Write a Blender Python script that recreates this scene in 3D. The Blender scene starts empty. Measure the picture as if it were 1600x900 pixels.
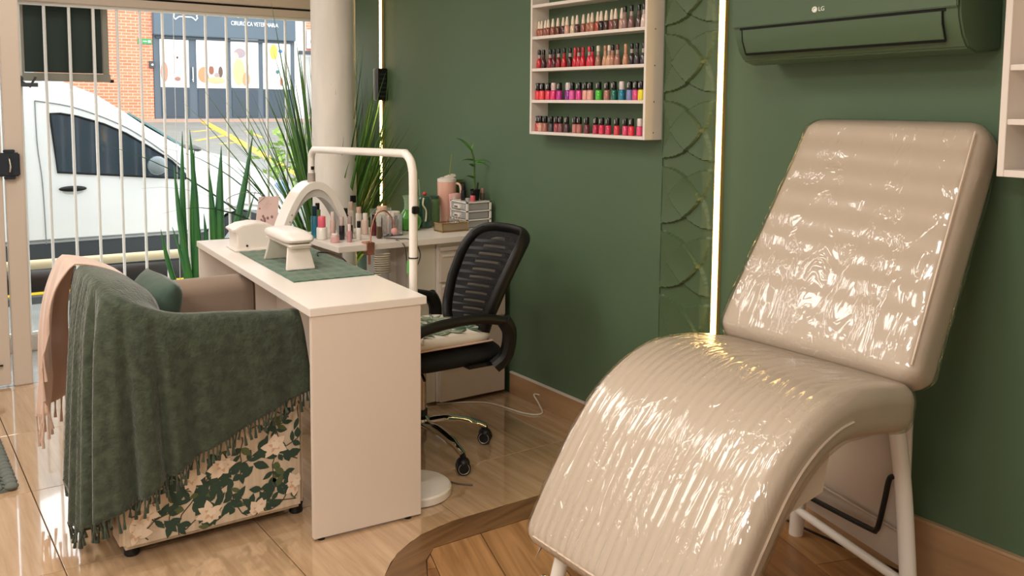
import bpy, bmesh, math, random
from mathutils import Vector, Matrix
random.seed(7)
SC = bpy.context.scene
COL = SC.collection
# ------------------------------------------------------------------ camera
cam_d = bpy.data.cameras.new('camera'); cam = bpy.data.objects.new('camera', cam_d); COL.objects.link(cam)
YAW, PIT, ROL = 0.6128166, 0.09393718, 0.00823727
fw = Vector((-math.cos(YAW)*math.cos(PIT), math.sin(YAW)*math.cos(PIT), -math.sin(PIT)))
rr = fw.cross(Vector((0, 0, 1))).normalized(); uu = rr.cross(fw)
r2 = rr*math.cos(ROL)+uu*math.sin(ROL); u2 = -rr*math.sin(ROL)+uu*math.cos(ROL)
cam.matrix_world = Matrix(((r2.x, u2.x, -fw.x, 0), (r2.y, u2.y, -fw.y, 0), (r2.z, u2.z, -fw.z, 1.43), (0, 0, 0, 1)))
cam_d.sensor_width = 36; cam_d.lens = 1435.1/1600*36; cam_d.shift_y = -(450-296.6)/1600; cam_d.clip_start = .02
SC.camera = cam
# ------------------------------------------------------------------ light and exposure
SC.view_settings.view_transform = 'Standard'; SC.view_settings.look = 'None'
SC.view_settings.gamma = 1; SC.view_settings.use_curve_mapping = False
SC.view_settings.exposure = -0.1
W = bpy.data.worlds.new('overcast_sky'); SC.world = W; W.use_nodes = True
W.node_tree.nodes['Background'].inputs[0].default_value = (.93, .97, 1.0, 1)
W.node_tree.nodes['Background'].inputs[1].default_value = 3.5

def area(name, loc, sx, sy, power, colr, rot=(0, 0, 0)):
    l = bpy.data.lights.new(name, 'AREA'); l.shape = 'RECTANGLE'; l.size = sx; l.size_y = sy; l.energy = power; l.color = colr
    o = bpy.data.objects.new(name, l); o.location = loc; o.rotation_euler = rot; COL.objects.link(o); return o
WARM = (1.0, .94, .87)
area('ceiling_area_light', (-3.2, .3, 2.66), .9, .9, 32, WARM)
area('ceiling_area_light', (-1.3, .7, 2.66), .5, .5, 18, WARM)
area('ceiling_area_light', (-.2, -1.1, 2.66), .9, .9, 66, WARM)
area('ceiling_area_light', (-4.6, 1.0, 2.66), .5, .5, 8, (1, .95, .9))  # added fill light, brightens gate bars, lintel, column and counter
area('ceiling_area_light', (-2.6, -1.2, 2.66), .9, .9, 30, WARM)

# ------------------------------------------------------------------ helpers
def lin(h):
    h = h.lstrip('#'); c = [int(h[i:i+2], 16)/255 for i in (0, 2, 4)]
    return tuple([(x/12.92 if x <= .04045 else ((x+.055)/1.055)**2.4) for x in c]+[1])
MC = {}
def mat(name, col='#ffffff', rough=.5, metal=0, coat=0, bump=0, bscale=60, var=0, vscale=8, stretch=(1, 1, 1), emit=0,
        trans=0, alpha=1, sheen=0, spec=.5, detail=4, col2=None, ior=1.45):
    if name in MC: return MC[name]
    m = bpy.data.materials.new(name); m.use_nodes = True; MC[name] = m
    nt = m.node_tree; N = nt.nodes; L = nt.links; b = N['Principled BSDF']
    b.inputs['Base Color'].default_value = lin(col); b.inputs['Roughness'].default_value = rough
    b.inputs['Metallic'].default_value = metal; b.inputs['Coat Weight'].default_value = coat; b.inputs['Coat Roughness'].default_value = .06
    b.inputs['Specular IOR Level'].default_value = spec; b.inputs['IOR'].default_value = ior
    b.inputs['Transmission Weight'].default_value = trans; b.inputs['Alpha'].default_value = alpha
    if sheen: b.inputs['Sheen Weight'].default_value = sheen; b.inputs['Sheen Roughness'].default_value = .4
    if emit: b.inputs['Emission Color'].default_value = lin(col); b.inputs['Emission Strength'].default_value = emit
    if bump or var:
        tc = N.new('ShaderNodeTexCoord'); mp = N.new('ShaderNodeMapping'); mp.inputs['Scale'].default_value = stretch
        L.new(tc.outputs['Object'], mp.inputs[0])
    if bump:
        n = N.new('ShaderNodeTexNoise'); n.inputs['Scale'].default_value = bscale; n.inputs['Detail'].default_value = detail
        L.new(mp.outputs[0], n.inputs['Vector']); bp = N.new('ShaderNodeBump'); bp.inputs['Strength'].default_value = bump
        bp.inputs['Distance'].default_value = .01; L.new(n.outputs[0], bp.inputs['Height']); L.new(bp.outputs[0], b.inputs['Normal'])
    if var:
        n = N.new('ShaderNodeTexNoise'); n.inputs['Scale'].default_value = vscale; n.inputs['Detail'].default_value = 5
        L.new(mp.outputs[0], n.inputs['Vector']); mx = N.new('ShaderNodeMix'); mx.data_type = 'RGBA'
        c = lin(col); c2 = lin(col2) if col2 else tuple([x*(1-var) for x in c[:3]]+[1])
        mx.inputs[6].default_value = c; mx.inputs[7].default_value = c2
        rp = N.new('ShaderNodeMapRange'); rp.inputs[1].default_value = .35; rp.inputs[2].default_value = .65
        L.new(n.outputs[0], rp.inputs[0]); L.new(rp.outputs[0], mx.inputs[0]); L.new(mx.outputs[2], b.inputs['Base Color'])
    return m

WL = {}
def wloc(o): return WL.get(o.name, Vector((0, 0, 0)))
def put(o, parent, base):
    COL.objects.link(o)
    if parent is not None:
        o.parent = parent; o.location = base-wloc(parent)
    else: o.location = base
    WL[o.name] = base
def thing(name, label, cat, base=(0, 0, 0), group=None):
    o = bpy.data.objects.new(name, None); o.empty_display_size = .05
    put(o, None, Vector(base)); tag(o, label, cat, group); return o
def tag(o, label=None, cat=None, group=None, kind=None):
    if label: o['label'] = label
    if cat: o['category'] = cat
    if group: o['group'] = group
    if kind: o['kind'] = kind
    return o

class MB:
    """collects shapes given in world coordinates"""
    def __init__(s): s.v = []; s.f = []
    def add(s, vs, fs):
        n = len(s.v); s.v += [tuple(v) for v in vs]; s.f += [tuple(i+n for i in f) for f in fs]; return s
    def box(s, a, b, rot=None, piv=None):
        x0, y0, z0 = a; x1, y1, z1 = b
        vs = [Vector(p) for p in [(x0, y0, z0), (x1, y0, z0), (x1, y1, z0), (x0, y1, z0), (x0, y0, z1), (x1, y0, z1), (x1, y1, z1), (x0, y1, z1)]]
        if rot is not None:
            c = Vector(piv) if piv is not None else (Vector(a)+Vector(b))/2
            vs = [c+rot @ (v-c) for v in vs]
        return s.add(vs, [(0, 3, 2, 1), (4, 5, 6, 7), (0, 1, 5, 4), (1, 2, 6, 5), (2, 3, 7, 6), (3, 0, 4, 7)])
    def prism(s, poly, axis, a, b):
        """poly of 2D points extruded along axis from a to b. axis 'x': (y,z); 'y': (x,z); 'z': (x,y)"""
        def p3(p, t): return {'x': (t, p[0], p[1]), 'y': (p[0], t, p[1]), 'z': (p[0], p[1], t)}[axis]
        n = len(poly); vs = [p3(p, a) for p in poly]+[p3(p, b) for p in poly]
        return s.add(vs, [tuple(range(n))[::-1], tuple(range(n, 2*n))]+[(i, (i+1) % n, n+(i+1) % n, n+i) for i in range(n)])
    def tube(s, pts, r, seg=10, closed=False, flat=1.0, cap=True):
        pts = [Vector(p) for p in pts]; n = len(pts); rs = r if isinstance(r, (list, tuple)) else [r]*n
        rings = []; prev = None
        for i, p in enumerate(pts):
            t = (pts[min(i+1, n-1)]-pts[max(i-1, 0)]) if not closed else (pts[(i+1) % n]-pts[i-1])
            t.normalize()
            if prev is None:
                a = Vector((0, 0, 1)) if abs(t.z) < .9 else Vector((1, 0, 0)); x = t.cross(a).normalized()
            else: x = (prev-t*prev.dot(t)).normalized()
            prev = x; y = t.cross(x)
            rings.append([p+(x*math.cos(q)+y*math.sin(q)*flat)*rs[i] for q in [2*math.pi*k/seg for k in range(seg)]])
        vs = [v for rg in rings for v in rg]; fs = []
        m = n if closed else n-1
        for i in range(m):
            j = (i+1) % n
            for k in range(seg): fs.append((i*seg+k, i*seg+(k+1) % seg, j*seg+(k+1) % seg, j*seg+k))
        if cap and not closed: fs.append(tuple(range(seg))[::-1]); fs.append(tuple(range((n-1)*seg, n*seg)))
        return s.add(vs, fs)
    def lathe(s, prof, c=(0, 0, 0), seg=20, ax='z', tilt=None):
        c = Vector(c); vs = []; fs = []; n = len(prof)
        for r, h in prof:
            for k in range(seg):
                q = 2*math.pi*k/seg; v = Vector((r*math.cos(q), r*math.sin(q), h))
                if ax == 'x': v = Vector((v.z, v.x, v.y))
                if ax == 'y': v = Vector((v.y, v.z, v.x))
                if tilt is not None: v = tilt @ v
                vs.append(c+v)
        for i in range(n-1):
            for k in range(seg): fs.append((i*seg+k, i*seg+(k+1) % seg, (i+1)*seg+(k+1) % seg, (i+1)*seg+k))
        if prof[0][0] > 1e-6: fs.append(tuple(range(seg))[::-1])
        if prof[-1][0] > 1e-6: fs.append(tuple(range((n-1)*seg, n*seg)))
        return s.add(vs, fs)
    def ball(s, c, rx, ry=None, rz=None, seg=14, rings=9):
        ry = ry or rx; rz = rz or rx; c = Vector(c)
        vs = []; fs = []
        for i in range(rings+1):
            a = math.pi*i/rings
            for k in range(seg):
                q = 2*math.pi*k/seg; vs.append((c.x+rx*math.sin(a)*math.cos(q), c.y+ry*math.sin(a)*math.sin(q), c.z-rz*math.cos(a)))
        for i in range(rings):
            for k in range(seg): fs.append((i*seg+k, i*seg+(k+1) % seg, (i+1)*seg+(k+1) % seg, (i+1)*seg+k))
        return s.add(vs, fs)
    def grid(s, fn, nu, nv, wrap=False):
        vs = [fn(i/nu, j/nv) for j in range(nv+1) for i in range(nu+(0 if wrap else 1))]
        w = nu if wrap else nu+1
        fs = []
        for j in range(nv):
            for i in range(nu): fs.append((j*w+i, j*w+(i+1) % w, (j+1)*w+(i+1) % w, (j+1)*w+i))
        return s.add(vs, fs)
    def build(s, name, m, parent=None, base=None, smooth=35, bevel=0, seg=2, thick=0, sub=0):
        if base is None: base = wloc(parent) if parent is not None else Vector((0, 0, 0))
        base = Vector(base)
        me = bpy.data.meshes.new(name); me.from_pydata([tuple(Vector(v)-base) for v in s.v], [], s.f)
        bm = bmesh.new(); bm.from_mesh(me); bmesh.ops.remove_doubles(bm, verts=bm.verts, dist=1e-6)
        bmesh.ops.recalc_face_normals(bm, faces=bm.faces)
        if bevel:
            es = [e for e in bm.edges if len(e.link_faces) == 2 and e.calc_face_angle(0) > .6]
            bmesh.ops.bevel(bm, geom=es, offset=bevel, segments=seg, affect='EDGES', clamp_overlap=True)
        bm.to_mesh(me); bm.free()
        if smooth:
            me.shade_smooth(); me.set_sharp_from_angle(angle=math.radians(smooth))
        me.materials.append(m)
        o = bpy.data.objects.new(name, me); put(o, parent, base)
        if thick:
            q = o.modifiers.new('thickness', 'SOLIDIFY'); q.thickness = thick; q.offset = 0
        if sub:
            q = o.modifiers.new('subdivision', 'SUBSURF'); q.levels = sub; q.render_levels = sub
        return o
def one(name, mb, m, label, cat, base, group=None, **k):
    o = mb.build(name, m, None, base, **k); return tag(o, label, cat, group)
def struct(name, mb, m, **k): o = mb.build(name, m, None, (0, 0, 0), **k); o['kind'] = 'structure'; return o
def copy_tree(root, loc, label=None, mats=None, scale=None):
    r = root.copy(); COL.objects.link(r); r.location = loc; WL[r.name] = Vector(loc)
    if scale: r.scale = scale
    if label: r['label'] = label
    for ch in list(root.children):
        c = ch.copy(); COL.objects.link(c); c.parent = r
        if mats and ch.name.split('.')[0] in mats:
            c.data = ch.data.copy(); c.data.materials.clear(); c.data.materials.append(mats[ch.name.split('.')[0]])
    return r
def Rz(a): return Matrix.Rotation(a, 3, 'Z')
def Rx(a): return Matrix.Rotation(a, 3, 'X')
def Ry(a): return Matrix.Rotation(a, 3, 'Y')
def smooth_path(pts, n=6):
    P = [Vector(p) for p in pts]; out = []
    for i in range(len(P)-1):
        p0 = P[max(i-1, 0)]; p1 = P[i]; p2 = P[i+1]; p3 = P[min(i+2, len(P)-1)]
        for k in range(n):
            t = k/n; out.append(.5*((2*p1)+(-p0+p2)*t+(2*p0-5*p1+4*p2-p3)*t*t+(-p0+3*p1-3*p2+p3)*t**3))
    out.append(P[-1]); return out
def text_mesh(name, txt, size, m, parent, origin, xdir, updir, depth=.002, sx=1):
    cu = bpy.data.curves.new('lettering', 'FONT'); cu.body = txt; cu.size = size; cu.extrude = depth; cu.align_x = 'CENTER'; cu.align_y = 'CENTER'
    t = bpy.data.objects.new('lettering', cu); COL.objects.link(t)
    me = bpy.data.meshes.new_from_object(t); bpy.data.objects.remove(t)
    X = Vector(xdir).normalized(); U = Vector(updir).normalized(); Nn = X.cross(U)
    b = wloc(parent); o3 = Vector(origin)-b
    for v in me.vertices: v.co = o3+X*(v.co.x*sx)+U*v.co.y+Nn*v.co.z
    me.materials.append(m); o = bpy.data.objects.new(name, me); put(o, parent, b); return o
def lerpk(keys, p):
    """keys: list of Vectors, p in 0..len-1, catmull smooth"""
    i = min(int(p), len(keys)-2); t = p-i
    p0 = keys[max(i-1, 0)]; p1 = keys[i]; p2 = keys[i+1]; p3 = keys[min(i+2, len(keys)-1)]
    return .5*((2*p1)+(-p0+p2)*t+(2*p0-5*p1+4*p2-p3)*t*t+(-p0+3*p1-3*p2+p3)*t**3)

# ------------------------------------------------------------------ materials
GREEN = mat('green_wall_paint', '#556c52', .55, bump=.05, bscale=180, var=.06, vscale=3)
WHITE = mat('white_laminate', '#ebe2d9', .32)
WMETAL = mat('white_metal', '#ece6de', .3, coat=.3)
CEIL = mat('ceiling_paint', '#e8e2d8', .8)
FRAMEM = mat('beige_aluminium', '#cdbfb1', .35, bump=.02)
GATEM = mat('white_gate_paint', '#f6f6f3', .4)
BLACK = mat('black_plastic', '#080809', .45)
BLACKF = mat('black_fabric', '#0b0b0c', .8, bump=.2, bscale=300)
CHROME = mat('chrome', '#d8d4ce', .08, metal=1)
ROSE = mat('rose_gold_metal', '#d89a84', .25, metal=.8)
GOLD = mat('brushed_gold_metal', '#b8935c', .28, metal=.9)
CLEAR = mat('clear_acrylic', '#f2f4f4', .08, trans=.85, ior=1.2)
FROST = mat('frosted_plastic', '#d5d4d2', .3, trans=.45, ior=1.2)
GLASSD = mat('dark_car_glass', '#39444d', .06, coat=.5)

# ================================================================== SETTING
WY = 2.56
# floor: grout bed + tiles
def floor_tile_mat():
    m = bpy.data.materials.new('wood_look_porcelain'); m.use_nodes = True; nt = m.node_tree; N = nt.nodes; L = nt.links; b = N['Principled BSDF']
    tc = N.new('ShaderNodeTexCoord'); mp = N.new('ShaderNodeMapping'); mp.inputs['Scale'].default_value = (1.2, 16, 1)
    L.new(tc.outputs['Object'], mp.inputs[0]); n = N.new('ShaderNodeTexNoise'); n.inputs['Scale'].default_value = 1.3; n.inputs['Detail'].default_value = 6; n.inputs['Roughness'].default_value = .6
    L.new(mp.outputs[0], n.inputs[0]); r = N.new('ShaderNodeValToRGB')
    r.color_ramp.elements[0].position = .3; r.color_ramp.elements[0].color = lin('#a68561'); r.color_ramp.elements[1].position = .72; r.color_ramp.elements[1].color = lin('#cfb08e')
    L.new(n.outputs[0], r.inputs[0]); L.new(r.outputs[0], b.inputs['Base Color'])
    b.inputs['Roughness'].default_value = .1; b.inputs['Coat Weight'].default_value = 1; b.inputs['Coat IOR'].default_value = 1.7; b.inputs['Coat Roughness'].default_value = .03
    return m
TILE = floor_tile_mat()
fl = struct('floor', MB().box((-5.8, -2.3, -.06), (1.7, 2.72, -.006)), mat('dark_grout', '#5c4630', .8))
TX, TY = .683, .594
meshes = {}
xs = [-5.10]+[-2.978+TX*k for k in range(-3, 7)]+[1.6]
ys = [-2.2]+[.434+TY*k for k in range(-4, 4)]+[2.56]
for i in range(len(xs)-1):
    for j in range(len(ys)-1):
        if ys[j+1]-ys[j] < .05 or xs[i+1]-xs[i] < .05: continue
        key = (round(xs[i+1]-xs[i], 2), round(ys[j+1]-ys[j], 2))
        base = Vector((xs[i], ys[j], 0))
        if key not in meshes:
            o = MB().box((xs[i]+.0015, ys[j]+.0015, -.008), (xs[i+1]-.0015, ys[j+1]-.0015, 0)).build('floor_tile', TILE, fl, base, bevel=.0012, seg=1); meshes[key] = o.data
        else:
            o = bpy.data.objects.new('floor_tile', meshes[key]); put(o, fl, base)
# threshold slab outside the door line
struct('trim_1', MB().box((-5.8, -2.2, -.008), (-5.103, 2.56, 0)), mat('grey_threshold_stone', '#a8a9a6', .12, coat=.6, var=.15, vscale=20))
# dark wood inset
def clip(poly, region):
    out = poly
    for i in range(len(region)):
        a = region[i]; b = region[(i+1) % len(region)]
        inp = out; out = []
        if not inp: break
        def side(p): return (b[0]-a[0])*(p[1]-a[1])-(b[1]-a[1])*(p[0]-a[0])
        for k in range(len(inp)):
            p = inp[k]; q = inp[(k+1) % len(inp)]; sp = side(p); sq = side(q)
            if sp >= 0: out.append(p)
            if (sp >= 0) != (sq >= 0):
                t = sp/(sp-sq); out.append((p[0]+(q[0]-p[0])*t, p[1]+(q[1]-p[1])*t))
    return out
def wood_mat(name, c1, c2, ang):
    m = bpy.data.materials.new(name); m.use_nodes = True; nt = m.node_tree; N = nt.nodes; L = nt.links; b = N['Principled BSDF']
    tc = N.new('ShaderNodeTexCoord'); mr = N.new('ShaderNodeMapping'); mr.inputs['Rotation'].default_value = (0, 0, ang); mp = N.new('ShaderNodeMapping'); mp.inputs['Scale'].default_value = (1.5, 22, 1)
    L.new(tc.outputs['Object'], mr.inputs[0]); L.new(mr.outputs[0], mp.inputs[0]); n = N.new('ShaderNodeTexNoise'); n.inputs['Scale'].default_value = 1.6; n.inputs['Detail'].default_value = 8
    n.inputs['Distortion'].default_value = .6
    L.new(mp.outputs[0], n.inputs[0]); r = N.new('ShaderNodeValToRGB'); r.color_ramp.elements[0].position = .32; r.color_ramp.elements[1].position = .7
    r.color_ramp.elements[0].color = lin(c1); r.color_ramp.elements[1].color = lin(c2)
    L.new(n.outputs[0], r.inputs[0]); L.new(r.outputs[0], b.inputs['Base Color']); b.inputs['Roughness'].default_value = .3
    return m
PL = [wood_mat('brown_wood_plank_a', '#7d5431', '#a67a50', math.radians(18)), wood_mat('brown_wood_plank_b', '#704a2b', '#946a44', math.radians(18)), wood_mat('brown_wood_plank_c', '#86603a', '#b08558', math.radians(18))]
BORD = wood_mat('dark_border_plank', '#604328', '#7f5d3c', math.radians(75))
def rrect(x0, y0, x1, y1, r, n=10):
    pts = []
    for cx, cy, a0 in ((x0+r, y0+r, 180), (x1-r, y0+r, 270), (x1-r, y1-r, 0), (x0+r, y1-r, 90)):
        for k in range(n+1):
            a = math.radians(a0+90*k/n); pts.append((cx+r*math.cos(a), cy+r*math.sin(a)))
    return pts
inset = thing('wood_floor_inset', 'brown wood plank inlay with curved dark border under the treatment recliner', 'floor inlay', (-1.2, 1.8, 0))
MB().prism(rrect(-2.59, 1.14, .3, 2.53, .46), 'z', -.001, .0008).build('backing', mat('dark_joint', '#2e1d10', .8), inset)
outer = rrect(-2.59, 1.14, .3, 2.53, .46, 12)
inner = [(-2.457, 1.43), (-2.40, 1.375), (-2.19, 1.26), (.17, 1.26), (.17, 2.53), (-2.457, 2.53)]
ca, sa = math.cos(math.radians(-18)), math.sin(math.radians(-18))
cnt = 0
for row in range(-12, 14):
    for k in range(-4, 7):
        wd = .19; ln = .95; v0 = row*wd+.002; u0 = k*ln+(row % 3)*.31+.002
        rect = [(u0, v0), (u0+ln-.003, v0), (u0+ln-.003, v0+wd-.003), (u0, v0+wd-.003)]
        rect = [(-1.5+u*ca-v*sa, 1.9+u*sa+v*ca) for u, v in rect]
        pg = clip(rect, inner)
        if len(pg) >= 3:
            ar = abs(sum(pg[i][0]*pg[(i+1) % len(pg)][1]-pg[(i+1) % len(pg)][0]*pg[i][1] for i in range(len(pg))))/2
            if ar < .0003: continue
            MB().prism(pg, 'z', 0, .003).build('plank', PL[(row*2+k) % 3], inset, smooth=0); cnt += 1
# border pieces
def ring(p, off):
    return p
bo = [(-2.59, 2.53), (-2.59, 2.25), (-2.59, 1.9), (-2.59, 1.62)]+[(-2.13+.46*math.cos(math.radians(a)), 1.60+.46*math.sin(math.radians(a))) for a in (182, 200, 218, 236, 254, 270)]+[(-1.6, 1.14), (-1.0, 1.14), (-.4, 1.14)]
bi = [(-2.46, 2.53), (-2.46, 2.25), (-2.46, 1.92), (-2.46, 1.66), (-2.46, 1.55), (-2.46, 1.433), (-2.403, 1.372), (-2.30, 1.317), (-2.24, 1.285), (-2.15, 1.257), (-1.6, 1.257), (-1.0, 1.257), (-.4, 1.257)]
for i in range(len(bo)-1):
    MB().prism([bo[i], bo[i+1], (bi[i+1][0], bi[i+1][1]), (bi[i][0], bi[i][1])], 'z', 0, .0032).build('border_plank', BORD, inset, smooth=0)

# walls
struct('wall_back', MB().box((-5.8, WY, 0), (1.7, WY+.12, 2.7)), GREEN)
struct('wall_right', MB().box((1.6, -2.3, 0), (1.72, WY, 2.7)), mat('cream_wall_paint', '#ece6de', .7))
struct('wall_near', MB().box((-5.8, -2.32, 0), (1.7, -2.2, 2.7)), MC['cream_wall_paint'])
struct('ceiling', MB().box((-5.9, -2.3, 2.7), (1.7, 2.68, 2.8)), CEIL)
for i, (x, y, s) in enumerate([(-3.2, .3, .9), (-1.3, .7, .5), (-.2, -1.1, .9), (-2.6, -1.2, .9), (-4.6, 1.0, .5)]):
    pl = thing('ceiling_panel', ['square ceiling panel lamp above the armchair', 'small square ceiling panel lamp above the wood inlay', 'square ceiling panel lamp behind the camera by the right wall', 'square ceiling panel lamp behind the camera by the glass front', 'small square ceiling panel lamp by the barred gate'][i], 'lamp', (x, y, 2.7))  # the last one only frames the added fill light near the gate
    h = s/2
    mb = MB(); mb.box((x-h-.03, y-h-.03, 2.67), (x+h+.03, y-h, 2.7)); mb.box((x-h-.03, y+h, 2.67), (x+h+.03, y+h+.03, 2.7)); mb.box((x-h-.03, y-h, 2.67), (x-h, y+h, 2.7)); mb.box((x+h, y-h, 2.67), (x+h+.03, y+h, 2.7))
    mb.build('frame', WMETAL, pl, smooth=0)
# front wall above the gate, roller housing
struct('wall_front', MB().box((-5.92, -2.3, 2.45), (-5.8, WY, 2.7)).box((-5.92, -2.3, 0), (-5.8, -2.2, 2.7)), MC['cream_wall_paint'])
lt = struct('trim_2', MB().box((-5.83, -2.2, 1.972), (-5.76, 2.556, 2.018)), FRAMEM, bevel=.003)
MB().box((-5.82, -2.2, 2.018), (-5.775, 2.556, 2.030)).build('slot', BLACK, lt)
MB().box((-5.83, -2.2, 2.030), (-5.74, 2.556, 2.16)).build('track_cover', FRAMEM, lt, bevel=.004)
MB().box((-5.86, -2.2, 2.16), (-5.70, 2.556, 2.46)).build('roller_housing', mat('greige_housing', '#a89888', .5), lt, bevel=.006)
# baseboards
BB = mat('baseboard_tile', '#b6916b', .2, coat=.3, var=.2, vscale=2.5, stretch=(1, 1, 8))
CAP = mat('baseboard_cap', '#d9cfc2', .5)
bb = struct('baseboard_back', MB().box((-3.63, WY-.012, 0), (-2.3, WY, .105)), BB)
MB().box((-3.63, WY-.014, .105), (-2.3, WY, .112)).build('cap_strip', CAP, bb)
bb = struct('baseboard_right', MB().box((-2.3, WY-.012, 0), (1.6, WY, .185)), BB)
MB().box((-2.3, WY-.016, .185), (1.6, WY, .194)).build('cap_strip', mat('tan_cap', '#b89a78', .4), bb)
MB().box((-2.3, WY-.022, 0), (1.6, WY-.012, .004)).build('joint_line', MC['dark_joint'], bb)

# door at left: frame post, leaf, glass front beyond
dr = struct('door_1', MB().box((-5.135, -.12, .015), (-5.085, .535, 2.25)), FRAMEM, bevel=.003)
MB().box((-5.084, -.02, .18), (-5.079, .44, 2.1)).build('door_panel', mat('door_infill', '#d3c8bb', .35), dr, bevel=.002)
MB().box((-5.15, .548, 0), (-5.09, .632, 2.3)).build('door_post', FRAMEM, dr, bevel=.004)
lk = MB().box((-5.083, .515, 1.055), (-5.055, .61, 1.17)).build('door_lock', mat('blue_black_lock', '#232b35', .4), dr, bevel=.006)
MB().box((-5.083, .54, 1.17), (-5.06, .59, 1.185)).box((-5.083, .54, 1.04), (-5.06, .59, 1.055)).build('lock_lug', MC['blue_black_lock'], lk, bevel=.003)
MB().tube([(-5.052, .562, 1.075), (-5.03, .562, 1.08), (-5.026, .566, 1.11), (-5.03, .562, 1.14), (-5.052, .562, 1.15)], .0045, 8).build('lock_handle', CHROME, lk)
MB().lathe([(.018, 0), (.018, .008), (.006, .012)], (-5.079, .47, .46), 12, 'x').build('floor_bolt', CHROME, dr)
MB().box((-5.079, .40, .115), (-5.07, .50, .122)).build('bottom_bolt', BLACK, dr)
# glass front further left
win = struct('window_1', MB().box((-5.14, -2.2, 0), (-5.08, -.12, .06)).box((-5.14, -2.2, 2.3), (-5.08, .63, 2.36)).box((-5.14, -1.2, .06), (-5.08, -1.14, 2.3)), FRAMEM)
MB().box((-5.112, -2.2, .06), (-5.106, -1.2, 2.3)).build('pane', CLEAR, win); MB().box((-5.112, -1.14, .06), (-5.106, -.12, 2.3)).build('pane', CLEAR, win)

# gate with bars
gate = thing('security_gate', 'white metal gate of thin vertical bars between the room and the street', 'gate', (-5.8, 1.2, 0))
MB().box((-5.83, -.6, .0), (-5.77, 2.555, .085)).build('sill', mat('gate_sill', '#d8cdc0', .3), gate, bevel=.004)
MB().box((-5.815, -.6, .085), (-5.785, 2.555, .105)).build('bottom_rail', GATEM, gate, bevel=.003)
MB().box((-5.815, -.6, 1.955), (-5.785, 2.555, 1.972)).build('top_rail', GATEM, gate)
by0 = .849; bar = None; k = -11
while by0+.1285*k < 2.54:
    y = by0+.1285*k
    if bar is None:
        bar = MB().tube([(-5.8, y, .1), (-5.8, y, 1.96)], .0085, 8).build('bar', GATEM, gate, (-5.8, y, .1)); bd = bar.data
    else:
        o = bpy.data.objects.new('bar', bd); put(o, gate, Vector((-5.8, y, .1)))
    k += 1
MB().box((-5.82, .66, .085), (-5.78, .715, 1.96)).build('gate_post', GATEM, gate, bevel=.003)
MB().box((-5.78, .70, 1.50), (-5.755, .80, 1.522)).tube([(-5.77, .72, 1.53), (-5.76, .76, 1.50), (-5.76, .79, 1.555)], .008, 6).ball((-5.77, .715, 1.545), .016).build('latch', mat('grey_latch', '#54585a', .5), gate)
MB().tube([(-5.79, 1.555, .2), (-5.79, 1.553, 2.0)], .002, 5).build('wire', mat('white_wire', '#e8e8e8', .4), gate)
pn = thing('sign_board', 'dark green framed board mounted behind the gate bars at top left', 'board', (-5.9, .96, 1.53))
MB().box((-5.90, .755, 1.585), (-5.885, 1.165, 2.05)).build('panel', mat('dark_green_board', '#263832', .6, var=.15, vscale=5), pn)
mb = MB(); mb.box((-5.905, .715, 1.535), (-5.87, 1.205, 1.582)); mb.box((-5.905, .722, 1.582), (-5.875, .752, 2.05)); mb.box((-5.905, 1.168, 1.582), (-5.875, 1.2, 2.05))
mb.build('frame', mat('grey_board_frame', '#8e8c80', .5), pn, bevel=.003)
for y in (.862, .99, 1.118): MB().box((-5.884, y-.008, 1.585), (-5.876, y+.008, 2.05)).build('mullion', MC['grey_board_frame'], pn)
MB().box((-5.90, 1.205, 1.532), (-5.88, 1.225, 1.55)).build('bracket', BLACK, pn)

# column
cl = struct('trim_3', MB().lathe([(.125, 0), (.125, 2.7)], (-4.9, 2.195, 0), 40), mat('column_plaster', '#efe8df', .6, bump=.12, bscale=7, stretch=(3, 3, .6), var=.1, vscale=5))
MB().box((-4.778, 2.235, .86), (-4.765, 2.265, .9)).build('socket', BLACK, cl)

# ================================================================== LED STRIPS + RELIEF PANEL
LEDM = mat('warm_led_diffuser', '#ffd78c', .5, emit=17)
def led(x, z0, z1, label, y=WY):
    t = thing('led_strip', label, 'light strip', (x, y, z0))
    MB().box((x-.016, y-.010, z0), (x+.016, y, z1)).box((x-.016, y-.0145, z0), (x-.0125, y-.010, z1)).box((x+.0125, y-.0145, z0), (x+.016, y-.010, z1)).build('channel', mat('led_channel', '#c9a86a', .4, metal=.4), t)
    MB().box((x-.0115, y-.018, z0), (x+.0115, y-.010, z1)).build('diffuser', LEDM, t, bevel=.002)
led(-5.0, .02, 2.68, 'vertical warm glowing light strip on the wall behind the tall grass plant')
led(-2.312, .02, 2.68, 'vertical warm glowing light strip between relief panel and air conditioner')
dv = thing('intercom_box', 'small black box over the glowing strip behind the tall grass plant', 'box', (-4.95, WY, 1.45))
MB().box((-4.985, 2.50, 1.44), (-4.94, WY, 1.63)).build('housing', BLACK, dv, bevel=.004)
MB().box((-5.015, 2.50, 1.44), (-4.988, WY, 1.63)).build('side_plate', mat('grey_plate', '#9aa39c', .5), dv, bevel=.004)
for i in range(6): MB().box((-4.939, 2.505, 1.46+i*.026), (-4.937, 2.55, 1.47+i*.026)).build('vent_slot', mat('slot_grey', '#303030', .6), dv)

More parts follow.
